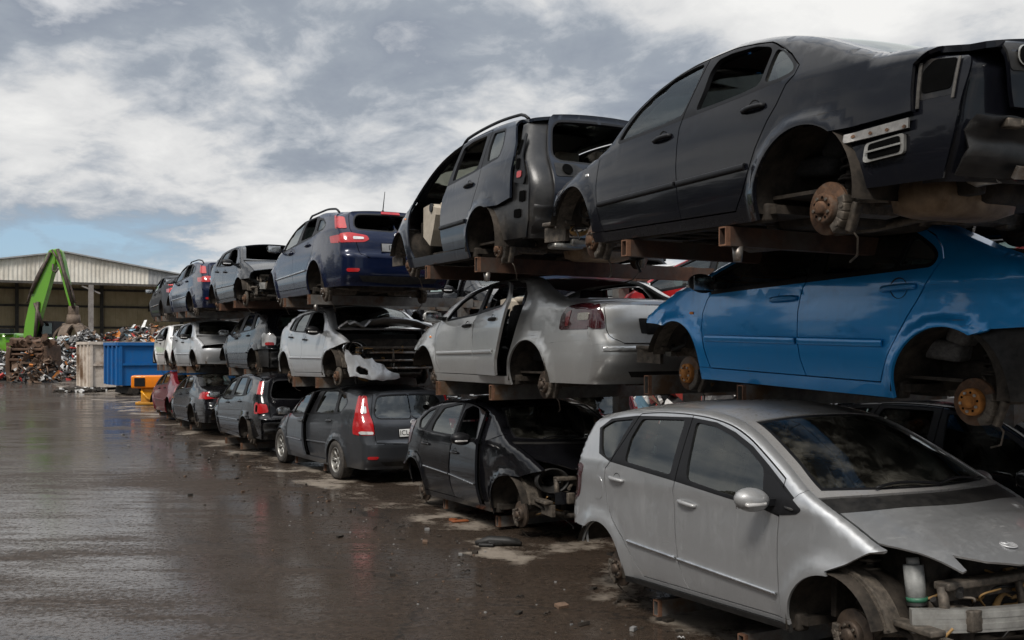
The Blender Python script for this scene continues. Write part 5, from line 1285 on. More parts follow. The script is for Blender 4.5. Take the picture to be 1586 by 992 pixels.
# ---------------------------------------------------------------- the stacks of wrecks
P_ = dict(
 black1=paint('black_paint', (.005, .0055, .008), .0, .22, .22), blue=paint('blue_paint', (.004, .25, .62), .30, .30, .24), silver=paint('silver_paint', (.45, .455, .46), .75, .34, .52),
 dark=paint('slate_paint', (.010, .013, .020), .1, .28, .26), silver2=paint('pale_silver_paint', (.45, .45, .44), .7, .36, .42), black2=paint('gloss_black_paint', (.004, .004, .005), .0, .16, .2),
 navy=paint('navy_paint', (.004, .008, .027), .15, .24, .22), silver3=paint('flat_silver_paint', (.47, .475, .48), .6, .40, .4), grey=paint('charcoal_paint', (.040, .043, .048), .45, .32, .32),
 white=paint('white_paint', (.60, .59, .57), 0, .35, .35), red=paint('red_paint', (.36, .012, .014), 0, .3, .35), maroon=paint('maroon_paint', (.13, .008, .014), .2, .3, .3), ash=paint('ash_grey_paint', (.006, .007, .009), .0, .26, .2), dull=paint('dull_grey_paint', (.030, .031, .034), .0, .55, .5, .15), gold=paint('pewter_paint', (.20, .19, .18), .6, .4, .4))
C = {}
for S_ in (MPV_SILVER, HATCH_SILVER, MPV_BLACK): S_['discmats'] = [M_castdark, M_castdark, M_cast, M_holeshade, M_under]
HATCH_CRASHED['discmats'] = [M_cast, M_rust, M_castdark, M_holeshade, M_under]
ESTATE_BLUE['discmats'] = [M_rust, M_castdark, M_steel, M_holeshade, M_under]
MPV_SILVER['roofmat'] = paint('dust_caked_silver', (.36, .35, .34), .5, .45, 1.7)
MPV_DARK['rpm'] = M_valance
GF, GT = 'wrecks stacked along the front of the racks', 'wrecks racked behind the front row'
def put(key, S, name, label, mat, pose, **k):
    k.setdefault('group', GF); r, X, p = build_car(S, name, label, mat, **k); place(r, pose); C[key] = (r, X, p, S, pose); return C[key]
put('S1', SEDAN_BLACK, 'wrecked_saloon', 'black saloon without wheels or tail lamps, hanging highest at the near end of the racks', P_['black1'], (2.343, 5.652, .468, .428, .029), lod=.05)
put('S2', SEDAN_BLUE, 'wrecked_saloon', 'bright blue saloon without wheels, racked between the black saloon and the silver hatchback', P_['blue'], (3.332, 6.38, -.581, .474, .035), lod=.05, seatm=M_greyseat)
put('S3', MPV_SILVER, 'wrecked_hatchback', 'silver tall hatchback with intact doors and bared front end, lying under the bright blue saloon', P_['silver'], (1.464, 8.43, -2.056, -2.69, .043), lod=.05)
put('S4', MPV_DARK, 'wrecked_estate', 'dark slate estate, front door gone, beige cabin, top of the second stack', P_['dark'], (.531, 9.916, .678, .42, .019), lod=.06, seatm=M_beige)
put('S5', HATCH_SILVER, 'wrecked_liftback', 'silver liftback with its rear door ajar and smoked tail lamps, below the dark slate estate', P_['silver2'], (.924, 10.586, -.625, .501, -.002), lod=.06)
put('S6', MPV_BLACK, 'wrecked_people_carrier', 'gloss black people carrier with headlamp torn out, on the ground below the silver liftback', P_['black2'], (-.537, 13.458, -2.09, -2.648, .02), lod=.06)
put('S7', ESTATE_BLUE, 'wrecked_estate', 'navy estate with red tail lamps and roof rails, top of the third stack', P_['navy'], (-2.123, 15.103, .59, .47, .008), lod=.07)
put('S8', HATCH_CRASHED, 'wrecked_hatchback', 'pale silver hatchback with buckled bonnet and torn front bumper, below the navy estate', P_['silver3'], (-3.308, 18.157, -.725, -2.632, .016), lod=.07)
put('S9', ESTATE_GREY, 'scrapped_estate', 'charcoal grey estate still on its wheels, with tall red tail lamps', P_['grey'], (-2.019, 16.084, -2.112, .557, .002), lod=.07)
# farther stacks: the same kinds of body in other trim
def var(S, **k):
    d = dict(S); d.update(k); return d
HATCH_FRONT = var(HATCH_CRASHED, bonnet=True, fbump=False, fbl=[(2.5, .60), (3.2, .60)])
HATCH_NOSE = var(HATCH_CRASHED, bonnet=True, fbump=True, fe=[(3.10, .74), (3.14, .60), (3.10, .45), (3.0, .28)], fbow=[(.30, .3), (.30, .8)], fbl=[(2.5, .62), (2.8, .64), (3.2, .66)], fcut=[(.52, .45), (.48, .34), (0, .34), (0, .45)])
ESTATE_BARE = var(ESTATE_GREY, rbump=False, wheels=False, rp_in=.08, rpm=M_plastic, plate=None, badge=None, glass=M_glass,
    lamps=[dict(mat=M_clear, side=[(-.56, .95), (-.66, 1.0), (-.80, .98), (-.80, .72), (-.62, .72)], cap=[(1, .74), (1, .98), (.86, .98), (.78, .90), (.80, .74)], sub=[dict(mat=M_red, cap=[(1, .74), (1, .80), (.84, .80), (.82, .74)])])])
ESTATE_LAMPS = var(ESTATE_BARE, rearglass=False, lamps=[dict(mat=M_red, side=[(-.58, 1.36), (-.66, 1.36), (-.76, 1.12), (-.66, 1.12)], cap=[(1, 1.36), (.93, 1.36), (.9, 1.12), (1, 1.12)]),
    dict(mat=M_red, side=[(-.60, .93), (-.68, .98), (-.80, .96), (-.80, .76), (-.62, .76)], cap=[(1, .77), (1, .96), (.84, .94), (.80, .80)], sub=[dict(mat=M_holeshade, side=[(-.68, .80), (-.68, .93), (-.78, .92), (-.78, .80)])])], rpm=P_['black2'])  # black inset is painted shade for the hole in the lower lamp
SALOON_DARK = var(HATCH_SILVER, noglass=(), rearglass=True, mirror=None, lamps=[dict(mat=M_red, side=[(-.62, .82), (-.70, .95), (-.86, 1.0), (-1.05, 1.0), (-1.05, .84)], cap=[(1.0, .83), (1.0, 1.0), (.72, .99), (.66, .86)], off=.008, sub=[dict(mat=M_clear, cap=[(.95, .90), (.95, .94), (.74, .94), (.74, .90)])])])
put('T4', var(HATCH_FRONT, screen=False), 'wrecked_hatchback', 'black hatchback facing the camera with an empty headlamp hole, top of the fourth stack', P_['ash'], (-5.745, 22.018, .712, -2.648, .005), lod=.09)
put('M4', ESTATE_BARE, 'wrecked_estate', 'dark estate with clear round tail lamp and no rear bumper, middle of the fourth stack', P_['ash'], (-4.714, 21.464, -.684, .512, .004), lod=.09)
put('B4', ESTATE_LAMPS, 'wrecked_estate', 'black estate with broken red tail lamps, no wheels, beside the charcoal grey estate', P_['black2'], (-4.364, 19.517, -1.99, .5, .0), lod=.09)
put('T5', var(ESTATE_BLUE, aerial=None), 'wrecked_estate', 'dark navy estate with roof rails, fourth along the top tier', P_['navy'], (-7.1, 24.763, .685, .512, .013), lod=.10)
C['T5'][0]['label'] = 'smaller looking navy estate with roof rails, top of the fifth stack'
put('M5', HATCH_NOSE, 'wrecked_hatchback', 'silver hatchback with whole front bumper and empty headlamp socket, middle of the fifth stack', P_['silver3'], (-8.42, 27.387, -.717, -2.627, .014), lod=.10)
put('B5', SALOON_DARK, 'wrecked_saloon', 'black saloon with a red and clear tail lamp, on the ground in the fifth stack', P_['black2'], (-6.926, 24.307, -2.034, .506, -.01), lod=.10)
put('T6', var(ESTATE_BLUE, aerial=None, rails=None), 'wrecked_estate', 'slate grey estate without roof rails, top of the farthest stack', P_['dull'], (-9.73, 30.294, .74, .476, .01), lod=.12)
put('M6', HATCH_NOSE, 'wrecked_hatchback', 'white hatchback, middle of the farthest stack', P_['white'], (-10.111, 30.718, -.736, -2.669, .014), lod=.09)
put('B6', SALOON_DARK, 'wrecked_saloon', 'maroon saloon on the ground in the farthest stack', P_['maroon'], (-8.8, 28.1, -2.06, .507, 0.0), lod=.12)

# ---- what is torn off, bent or bared on each of them
def details():
    r, X, p, S, _ = C['S1']
    rear_guts(r, X, S, 2); front_guts(r, X, S, 1, beam='none', lamps=False, xfront=3.0)
    patch(r, X, 'lamp_recess_shade', M_holeshade, side=[(-.69, .75), (-.685, .86), (-.74, .905), (-.86, .90), (-.845, .75)], off=-.040, th=.004)  # flat black sheet painting the shade of the empty lamp recess
    patch(r, X, 'lamp_frame', M_valance, side=[(-.672, .72), (-.668, .89), (-.73, .93), (-.875, .925), (-.865, .72)], off=-.044, th=.004)
    patch(r, X, 'seam_strip', M_sealer, side=[(-.668, .68), (-.664, .90), (-.680, .90), (-.684, .68)], off=-.034, th=.006, r=0)
    patch(r, X, 'seam_strip', M_sealer, side=[(-.855, .70), (-.872, .90), (-.884, .90), (-.868, .70)], off=-.034, th=.006, r=0)
    o = patch(r, X, 'mounting_strip', M_steel, side=[(-.28, .572), (-.65, .592), (-.65, .640), (-.28, .618)], off=-.012, r=0)
    for k in range(4): q = -.33-.1*k; patch(r, X, 'bolt_hole', M_rust, side=[(q-.014, .600), (q, .590), (q+.014, .600), (q, .612)], off=-.008, th=.002, parent=o)
    patch(r, X, 'vent_frame', M_alu, side=[(-.39, .46), (-.39, .555), (-.62, .575), (-.62, .475)], off=-.022, th=.02)
    v = patch(r, X, 'vent', M_holeshade, side=[(-.41, .472), (-.41, .548), (-.60, .565), (-.60, .485)], off=-.018, th=.003)  # black sheet painted in for the shaded inside of the vent
    patch(r, X, 'vent_bar', M_alu, side=[(-.40, .505), (-.40, .514), (-.61, .529), (-.61, .520)], off=-.010, th=.004, r=0, parent=v)
    lid = p['lid']
    l = patch(r, X, 'lamp_seat', M_plastic, cap=[(.86, .92), (.82, .79), (.50, .79), (.54, .87), (.64, .92)], off=.004, parent=lid)
    tt = np.linspace(0, 2*PI, 20, endpoint=False)
    patch(r, X, 'lamp_hole_shade', M_holeshade, cap=[(.73+.055*math.cos(t), .855+.042*math.sin(t)) for t in tt], off=.017, th=.003, parent=l)  # no opening here: a black disc paints the hole's shade
    patch(r, X, 'lamp_ring', M_alu, cap=[(.73+.065*math.cos(t), .855+.049*math.sin(t)) for t in tt], off=.014, th=.004, parent=l)
    patch(r, X, 'plate_recess', M_trim, cap=[(.42, .82), (.38, .70), (-.38, .70), (-.42, .82)], off=.004, parent=lid)
    patch(r, X, 'handle_trim', M_plastic, cap=[(.48, .855), (.48, .83), (-.48, .83), (-.48, .855)], off=.008, parent=lid)
    for y, s in ((.36, 1), (-.36, .8)):
        b = MB(); b.box((.66, y, 1.17), (.17, .30, .17*s), Matrix.Rotation(.3, 3, 'Y') @ Matrix.Rotation(.4*s, 3, 'Z'), bev=.05); o = b.build('airbag', M_clothwhite, r); crumple(o, .05, 5)
    # bent rear edge and dents
    r, X, p, S, _ = C['S2']
    front_guts(r, X, S, 3, lamps=False, xfront=3.12); rear_guts(r, X, S, 5)
    crumple(p['wingL'], .010, 7, ((2.85, 3.3), (0, 1), (.6, .95)))
    b = MB(); b.box((-.55, -.1, 1.16), (.5, .7, .14), Matrix.Rotation(.25, 3, 'Y'), bev=.05); o = b.build('torn_trim', M_plastic, r); crumple(o, .06, 4)
    patch(r, X, 'vent', M_plastic, side=[(-.62, .42), (-.62, .56), (-.78, .56), (-.78, .42)], off=-.03)
    r, X, p, S, _ = C['S3']
    front_guts(r, X, var(S, railm=M_cast), 7, lamps=False, xfront=3.20, bw=.74)
    b = MB(); b.cyl((2.98, -.56, .50), (2.96, -.56, .72), .055, seg=18); b.cyl((2.98, -.56, .52), (2.978, -.56, .545), .058, seg=18, mi=1); b.cyl((2.96, -.56, .72), (2.955, -.56, .76), .035, seg=14); b.build('washer_bottle', [rough_mat('grey_bottle', (.17, .175, .17), (.30, .30, .29), 8, .5, c3=(.10, .09, .075)), plain('green_band', (.03, .12, .07), .5)], r)
    T = X.topf(); q = T(np.array([3.26]), np.array([-.17]))[0]
    o = sm('badge', p['bonnet'], 'badge', [M_badge], badge_mesh, tuple(q+np.array([-.02, 0, .006])), (0, PI/2+.28, 0)); o.scale = (1, 1.0, 1.0)
    # dust and shattered glazing dirt on the screen edge, fuel flap
    tt = np.linspace(0, 2*PI, 18, endpoint=False)
    patch(r, X, 'fuel_flap', P_['silver'], side=[(.055+.085*math.copysign(abs(math.cos(t))**.7, math.cos(t)), .93+.095*math.copysign(abs(math.sin(t))**.7, math.sin(t))) for t in tt], sg=-1, off=.003, th=.003)
    x = np.linspace(2.06, 2.42, 8)
    patch(r, X, 'mirror_sail', M_trim, side=[(2.0, 1.19), (2.105, 1.16), (2.40, .985), (2.36, .955), (2.215, .935), (2.07, .965)], sg=-1, off=.004)
    patch(r, X, 'sail_badge', M_chrome, side=[(2.26, .985), (2.26, .997), (2.34, .985), (2.34, .972)], sg=-1, off=.012, th=.003)
    r, X, p, S, _ = C['S4']
    rear_guts(r, X, S, 8); front_guts(r, X, S, 9, beam='none', lamps=False, xfront=3.0)
    patch(r, X, 'lamp_seat', M_trim, side=[(-.56, .84), (-.57, 1.07), (-.60, 1.30), (-.64, 1.28), (-.68, 1.05), (-.76, .88), (-.74, .80)], off=-.02)
    for q, (x_, z_, w_, h_) in enumerate(((-.62, 1.0, .03, .05), (-.66, .90, .04, .03), (-.60, 1.16, .02, .07), (-.70, .70, .05, .05), (-.62, .55, .06, .04))): patch(r, X, 'lamp_socket_patch', M_holeshade if q != 1 else M_red, side=[(x_-w_, z_-h_), (x_-w_, z_+h_), (x_+w_, z_+h_), (x_+w_, z_-h_)], off=-.012 if z_ > .78 else -.035, th=.004)  # flat patches: black ones paint the shade of holes, one is red plastic
    b = MB(); zq = float(X.belt(1.86))-.05; b.cyl((1.93, X.hw-.17, zq), (1.93, X.hw-.145, zq), .05, seg=18); b.build('vent', M_trim, r)
    lid = p['lid']; l = patch(r, X, 'lamp_seat', M_plastic, cap=[(.70, .99), (.70, .86), (.36, .86), (.36, .92), (.46, .98)], off=.004, parent=lid)
    patch(r, X, 'lamp_hole_shade', M_holeshade, cap=[(.565+.06*math.cos(t), .925+.048*math.sin(t)) for t in tt], off=.016, th=.003, parent=l)  # black disc laid on the lid as the painted shade of a hole
    b = MB()
    for z in (.5, .66): b.box((-.62, -.62+1.24*0+1.2, z), (.1, .12, .06), bev=.01)
    b.build('bumper_bracket', M_cast, r)
    b = MB(); b.box((-.78, .28, .42), (.05, .16, .34), Matrix.Rotation(.2, 3, 'Y'), bev=.02); b.box((-.74, .38, .26), (.16, .30, .05), bev=.02); b.build('heat_shield', M_alu, r)
    r, X, p, S, _ = C['S5']; patch(r, X, 'plate_recess', M_trim, cap=[(.46, .90), (.42, .755), (-.42, .755), (-.46, .90)], off=.004, parent=p['lid'])
    # the liftback's rear door stands ajar
    r, X, p, S, _ = C['S5']
    d = p.get('doorrL'); hx, hy = 1.26, float(X.y(1.26, .6)); a = R(-10)
    d.matrix_local = Matrix.Translation((hx, hy, 0)) @ Matrix.Rotation(a, 4, 'Z') @ Matrix.Translation((-hx, -hy, 0))
    b = MB()
    for k, (t, z) in enumerate(((.80, .80), (.76, .785))): b.box((-1.03, t*X.hw-.02, z-.03+.0), (.004, .08 if k == 0 else .05, .016))
    b.bm.free()
    r, X, p, S, _ = C['S6']
    front_guts(r, X, S, 11, beam=P_['black2'], xfront=3.22); rear_guts(r, X, S, 12)
    d = p.get('doorfR'); hx, hy = 1.22, -float(X.y(1.22, .6)); 
    crumple(p['bonnet'], .015, 4); crumple(p['wingR'], .010, 5)
    r, X, p, S, _ = C['S8']
    front_guts(r, X, S, 13, beam='none', xfront=3.02)
    # buckled bonnet, lifted at its front edge
    T = X.topf(); B = X.hw; tt2 = np.linspace(-1, 1, 21)
    bl = dense([(2.55, t*B*.96) for t in tt2]+[(3.02+.2*(1-abs(t)**2.4), t*B*.96) for t in tt2[::-1]], .05, True)
    def L(x, v):
        q = T(x, v); k = (x-2.5)/.7; t = v/B
        q[..., 2] = q[..., 2]+.035+.36*k+.05*k*np.exp(-((t+.80)/.2)**2)-.10*k*np.clip((-t-.55)/.12, 0, 1)*np.clip((.86+t)/.15, 0, 1)-.05*np.clip((k-.62)/.1, 0, 1); q[..., 0] = q[..., 0]-.12*k; return q
    s2 = sheet([bl], lambda c: inside(c, bl), L, .06, th=0, off=-.032, ref=(0, 0, 1)); s2 = (s2[0], -s2[1], [f_[::-1] for f_ in s2[2]], [1]*len(s2[3]))
    bn = panel_obj('bonnet', [sheet([bl], lambda c: inside(c, bl), L, .06, th=.03, ref=(0, 0, 1)), s2], [P_['silver3'], M_alu], r); crumple(bn, .012, 6, seed=3)
    b = MB(); b.tube([(2.93+.03*math.cos(t), -.64+.15*math.cos(t), .66+.105*math.sin(t)) for t in np.linspace(0, 2*PI, 26, endpoint=False)], .012, 8, closed=True); b.lathe([(.001, -.07), (.06, -.05), (.09, .0)], (2.90, -.62, .66), 'X', 18, 1); b.build('headlamp', [M_chrome, M_bulb], r)
    # torn bumper skin hanging at the near corner
    def Lb(u, z):
        th = u; x = 2.98+.24*np.cos(th*.62)+.05*np.sin(9*z); y = -.86+.92*(th/2.3)**1.1
        return np.stack([x+.06*np.sin(z*6), y, z], -1)
    ol = dense([(0, .26), (1.5, .17), (2.3, .20), (2.25, .27), (1.9, .31), (1.7, .40), (1.35, .45), (1.2, .52), (.9, .51), (.75, .57), (.45, .55), (.25, .62), (0, .66)], .05, True); hole = dense(chaikin([(.40, .27), (.95, .26), (.98, .38), (.45, .41)], 1), .04, True)
    bp = panel_obj('front_bumper', [sheet([ol, hole], lambda c: inside(c, ol) & ~inside(c, hole), Lb, .05, th=.02, ref=(1, -.5, 0))], [P_['silver3']], r); crumple(bp, .03, 7, seed=5)
    b = MB(); b.lathe([(.001, -.03), (.06, -.025), (.075, .0), (.08, .02)], (3.12, -.60, .34), 'X', 18); b.build('fog_lamp', M_plastic, bp)
    b = MB()
    for z in (.36, .48, .60): b.box((3.02, .12, z), (.05, 1.05, .03), bev=.006)
    b.build('grille_bar', M_steel, r)
    r, X, p, S, _ = C['S7']; 
    b = MB(); b.box((-1.06, .0, .50), (.05, .9, .035), bev=.008); b.box((-1.10, .1, .585), (.03, .16, .05), bev=.008); b.build('tow_cover', M_trim, r)
    for k, sd in (('T4', 21),): front_guts(C[k][0], C[k][1], C[k][3], sd, xfront=3.05)
    for k in ('M5', 'M6'):
        r, X, p, S, _ = C[k]; front_guts(r, X, S, 31, beam='none', lamps=True, xfront=3.0)
    for k in ('M4', 'B4'): rear_guts(C[k][0], C[k][1], C[k][3], 41)
    d = C['S9'][2]['doorrL']; hx, hy = 1.33, float(C['S9'][1].y(1.33, .6)); d.matrix_local = Matrix.Translation((hx, hy, 0)) @ Matrix.Rotation(R(2.5), 4, 'Z') @ Matrix.Translation((-hx, -hy, 0))
    d = C['S9'][2]['doorfL']; hx, hy = 2.22, float(C['S9'][1].y(2.22, .6)); d.matrix_local = Matrix.Translation((hx, hy, 0)) @ Matrix.Rotation(R(-5), 4, 'Z') @ Matrix.Translation((-hx, -hy, 0))
    d = C['S6'][2]['doorfR']; hx, hy = 1.22, -float(C['S6'][1].y(1.22, .6)); d.matrix_local = Matrix.Translation((hx, hy, 0)) @ Matrix.Rotation(R(-4.5), 4, 'Z') @ Matrix.Translation((-hx, -hy, 0))

# ---- the row racked behind, seen through the gaps
def copy_car(key, pose, mat, label, name):
    src, X, p, S, _ = C[key]; body = p['shell'].data.materials[0]
    def cp(o, par):
        c = o.copy(); COL.objects.link(c); c.parent = par
        for k in ('label', 'category', 'group'):
            if k in c and par is not None: del c[k]
        for i, s in enumerate(c.material_slots):
            if s.material == body: s.link = 'OBJECT'; s.material = mat
        for ch in o.children: cp(ch, c)
        return c
    r = cp(src, None); r.name = name; r['label'] = label; r['category'] = 'car'; r['group'] = GT
    place(r, pose); return r
def back_row():
    def pose(ci, side, z, da=0.0, off=2.85):
        ctr = [(2.1, 7.2), (.0, 12.0), (-2.75, 17.0), (-5.2, 21.8), (-7.7, 26.0)][ci]
        c = Vector((ctr[0], ctr[1], 0))+WX*off+UX*da
        yaw = R(28.5) if side > 0 else R(28.5-180); fw = Vector((-math.sin(yaw), math.cos(yaw), 0)); q = c-fw*1.3
        return (q.x, q.y, z-H_CAM, yaw, 0)
    for key, a, mat, label, name in (
        ('S3', (0, -1, .02, .3), P_['ash'], 'dark grey hatchback on the ground behind the silver tall hatchback', 'wrecked_hatchback'),
        ('S5', (0, 1, 1.75, -1.0), P_['red'], 'red liftback racked behind the bright blue saloon', 'wrecked_liftback'),
        ('S8', (1, -1, 1.78, .4), P_['white'], 'white hatchback racked behind the silver liftback', 'wrecked_hatchback'),
        ('S7', (1, 1, .0, -1.3), P_['dark'], 'dark estate on the ground behind the gloss black people carrier', 'wrecked_estate'),
        ('S2', (0, 1, 1.78, 3.6), P_['red'], 'red saloon racked behind the gap between blue saloon and silver liftback', 'wrecked_saloon'),
        ('S6', (2, -1, 2.10, .5), P_['black2'], 'black people carrier racked behind the buckled pale silver hatchback', 'wrecked_people_carrier'),
        ('S9', (2, 1, .0, -1.2), P_['maroon'], 'maroon estate on the ground behind the charcoal grey estate', 'wrecked_estate'),
        ('S5', (3, 1, 1.66, -1.2), P_['black1'], 'black liftback racked behind the dark estate with the clear tail lamp', 'wrecked_liftback'),
        ('S8', (3, -1, .0, -1.0), P_['gold'], 'pewter hatchback on the ground behind the black estate with broken tail lamps', 'wrecked_hatchback'),
        ('S9', (4, 1, 1.6, -1.0), P_['dark'], 'slate estate racked behind the silver hatchback in the fifth stack', 'wrecked_estate'),
        ('S2', (0, -1, 1.7, -3.9), P_['white'], 'white saloon racked beyond the near end of the bright blue saloon', 'wrecked_saloon'),
        ('S4', (1, 1, 1.95, 3.3), P_['black1'], 'dark estate racked high behind the gap between silver liftback and buckled hatchback', 'wrecked_estate'),
        ('S9', (0, 1, .0, -4.4), P_['navy'], 'navy estate on the ground beyond the silver tall hatchback', 'wrecked_estate')):
        copy_car(key, pose(*a), mat, label, name)
# ---------------------------------------------------------------- racks
def rowc(p): return (p.x*UX.x+p.y*UX.y, p.x*WX.x+p.y*WX.y)
def from_row(a, c, z=0): q = UX*a+WX*c; return Vector((q.x, q.y, z))
def near_side_at_px(key, tpx):
    """the point of the near sill of a car that shows at photo column tpx"""
    r, X, p, S, pose = C[key]; best = None; M = r.matrix_world
    for x in np.linspace(-.9, 3.3, 220):
        q = M @ Vector((x, S['near']*(X.hw-.03), S['zs'])); pxx = 793+F_PX*q.x/q.y
        if best is None or abs(pxx-tpx) < best[0]: best = (abs(pxx-tpx), q)
    return best[1]
M_rackgrey = rough_mat('grey_rack_steel', (.11, .105, .10), (.20, .19, .175), 7, .6, .35, .2, c3=(.12, .07, .04))
M_rackrust = rough_mat('rusty_rack_steel', (.032, .019, .014), (.085, .042, .025), 6, .78, .15, .35, c3=(.06, .048, .04))
M_endrust = rough_mat('rusty_cut_end', (.085, .042, .025), (.19, .095, .055), 20, .85, .1, .4)
def box_section(b, a, c, w, h, t, mi, mend):
    """square tube from a to c (open ends)"""
    a = Vector(a); c = Vector(c); d = (c-a).normalized(); up = Vector((0, 0, 1)); s = d.cross(up).normalized(); up = s.cross(d)
    def ring(p, ww, hh): return [b.bm.verts.new(p+s*x*ww/2+up*z*hh/2) for x, z in ((-1, -1), (1, -1), (1, 1), (-1, 1))]
    L = (c-a).length; o0, o1 = ring(a, w, h), ring(c, w, h); i0, i1 = ring(a, w-2*t, h-2*t), ring(a+d*min(L*.9, .5), w-2*t, h-2*t)
    om = ring(a+d*.035, w, h)
    for k in range(4):
        j = (k+1) % 4
        for q, m in (((o0[k], o0[j], om[j], om[k]), mend), ((om[k], om[j], o1[j], o1[k]), mi), ((i0[j], i0[k], i1[k], i1[j]), mi), ((o0[j], o0[k], i0[k], i0[j]), mend)):
            b.bm.faces.new(q).material_index = m
    b.bm.faces.new(i1[::-1]).material_index = mi; b.bm.faces.new(o1).material_index = mi
RACKS = [  # tier keys, photo columns of the arm tips: ground, middle, top
 (('S3', 'S2', 'S1'), (998, 1130), (1009, 1154), (971, 1125)), (('S6', 'S5', 'S4'), (662, 738), (684, 767), (664, 742)),
 (('S9', 'S8', 'S7'), (449, 493), (459, 495), (442, 480)), (('B4', 'M4', 'T4'), (349, 366), (355, 379), (346, 368)),
 (('B5', 'M5', 'T5'), (273, 288), (279, 293), (275, 289)), (('B6', 'M6', 'T6'), (246, 257), (248, 258), (241, 249))]
ORD = ['nearest', 'second nearest', 'third', 'fourth', 'fifth', 'farthest']
def make_racks():
    for ci, (keys, t1, t2, t3) in enumerate(RACKS):
        for side in (0, 1):
            pts = [near_side_at_px(k, t[side]) for k, t in zip(keys, (t1, t2, t3))]
            ac = [rowc(p) for p in pts]; am = (ac[1][0]+ac[2][0])/2; cpost = max(c for a, c in ac[1:])+2.35
            base = from_row(am, cpost); root = empty('storage_rack', base, None, 'rack', 'steel racks holding the stacks of wrecks')
            root.rotation_euler = (0, 0, math.atan2(WX.y, WX.x)); root['label'] = 'steel rack frame under the %s stack of wrecks, the %s of its two' % (ORD[ci], ('farther', 'nearer')[side])
            ztop = pts[2].z
            # local frame: x into the rack, origin at the post foot
            b = MB(); b.box((0, 0, ztop/2+.02), (.16, .14, ztop+.04)); b.box((0, 0, .012), (.34, .30, .024))
            for x in (-.11, .11): b.prism([(x, .024), (x*.75, .024), (x*.75, .2)], -.01, .01)
            b.build('post', M_rackgrey, root)
            for ti in range(3):
                hh = (.12, .165, .145 if ci else .115)[ti]
                if ti == 0: a, c = ac[0]; dy = a-am; z = min(.16, max(.12, pts[0].z-.012))
                else: a, c = ac[ti]; dy = a-am; z = pts[ti].z-.012
                dy = max(-.8, min(.8, dy)); tip = c-cpost+(.10, -.06, -.03)[ti]
                mt = M_rackrust if (ti == 2 and ci in (0, 1, 3)) else M_rackgrey
                b = MB(); box_section(b, (tip, dy, z-hh/2), (-.082, dy, z-hh/2), .065, hh, .009, 0, 1)
                if abs(dy) > .12: b.box((-.0, dy*.5, z-hh/2), (.10, abs(dy), .10))
                if ti == 2 and ci < 3 and side == 1: b.cyl((tip+.12, dy, z-hh), (tip+.12, dy, z-hh-.09), .035, .026, seg=12, mi=2)
                b.build('arm', [mt, M_endrust, M_steel], root)
                if ti: b = MB(); b.box((1.2, 0, z-hh/2), (2.25, .06, hh-.01)); b.build('arm', mt, root)
# ---------------------------------------------------------------- shed, machines, skips and scrap beyond
def wframe(o, p):          # object axes: x along the rack arms' direction, y along the row
    o.location = p; o.rotation_euler = (0, 0, math.atan2(WX.y, WX.x)); return o
M_clad = rough_mat('cream_cladding', (.58, .54, .47), (.72, .68, .60), 1.2, .6, 0, 0, c3=(.50, .46, .39))
M_cladgrey = rough_mat('grey_cladding', (.26, .26, .26), (.36, .36, .355), 1.2, .55, .2, 0)
M_cladin = rough_mat('tan_inner_cladding', (.46, .365, .215), (.58, .47, .30), 1.0, .7, 0, 0)
M_shedsteel = rough_mat('shed_steel', (.05, .045, .04), (.10, .09, .08), 3, .7, .2, .1)
M_post = rough_mat('shed_post', (.16, .14, .13), (.26, .24, .22), 3, .7, .1, .1)
def corrugated(b, x0, x1, ztopf, z0, y, mi=0, pitch=.33, d=.04):
    n = max(2, int((x1-x0)/pitch)); prof = []
    for k in range(n):
        x = x0+(x1-x0)*k/n; w_ = (x1-x0)/n
        prof += [(x, 0), (x+w_*.45, 0), (x+w_*.55, d), (x+w_*.95, d)]
    prof.append((x1, 0))
    lo = [b.bm.verts.new((x, y-h, z0)) for x, h in prof]; hi = [b.bm.verts.new((x, y-h, ztopf(x))) for x, h in prof]
    for i in range(len(prof)-1):
        f = b.bm.faces.new((lo[i], lo[i+1], hi[i+1], hi[i])); f.material_index = mi
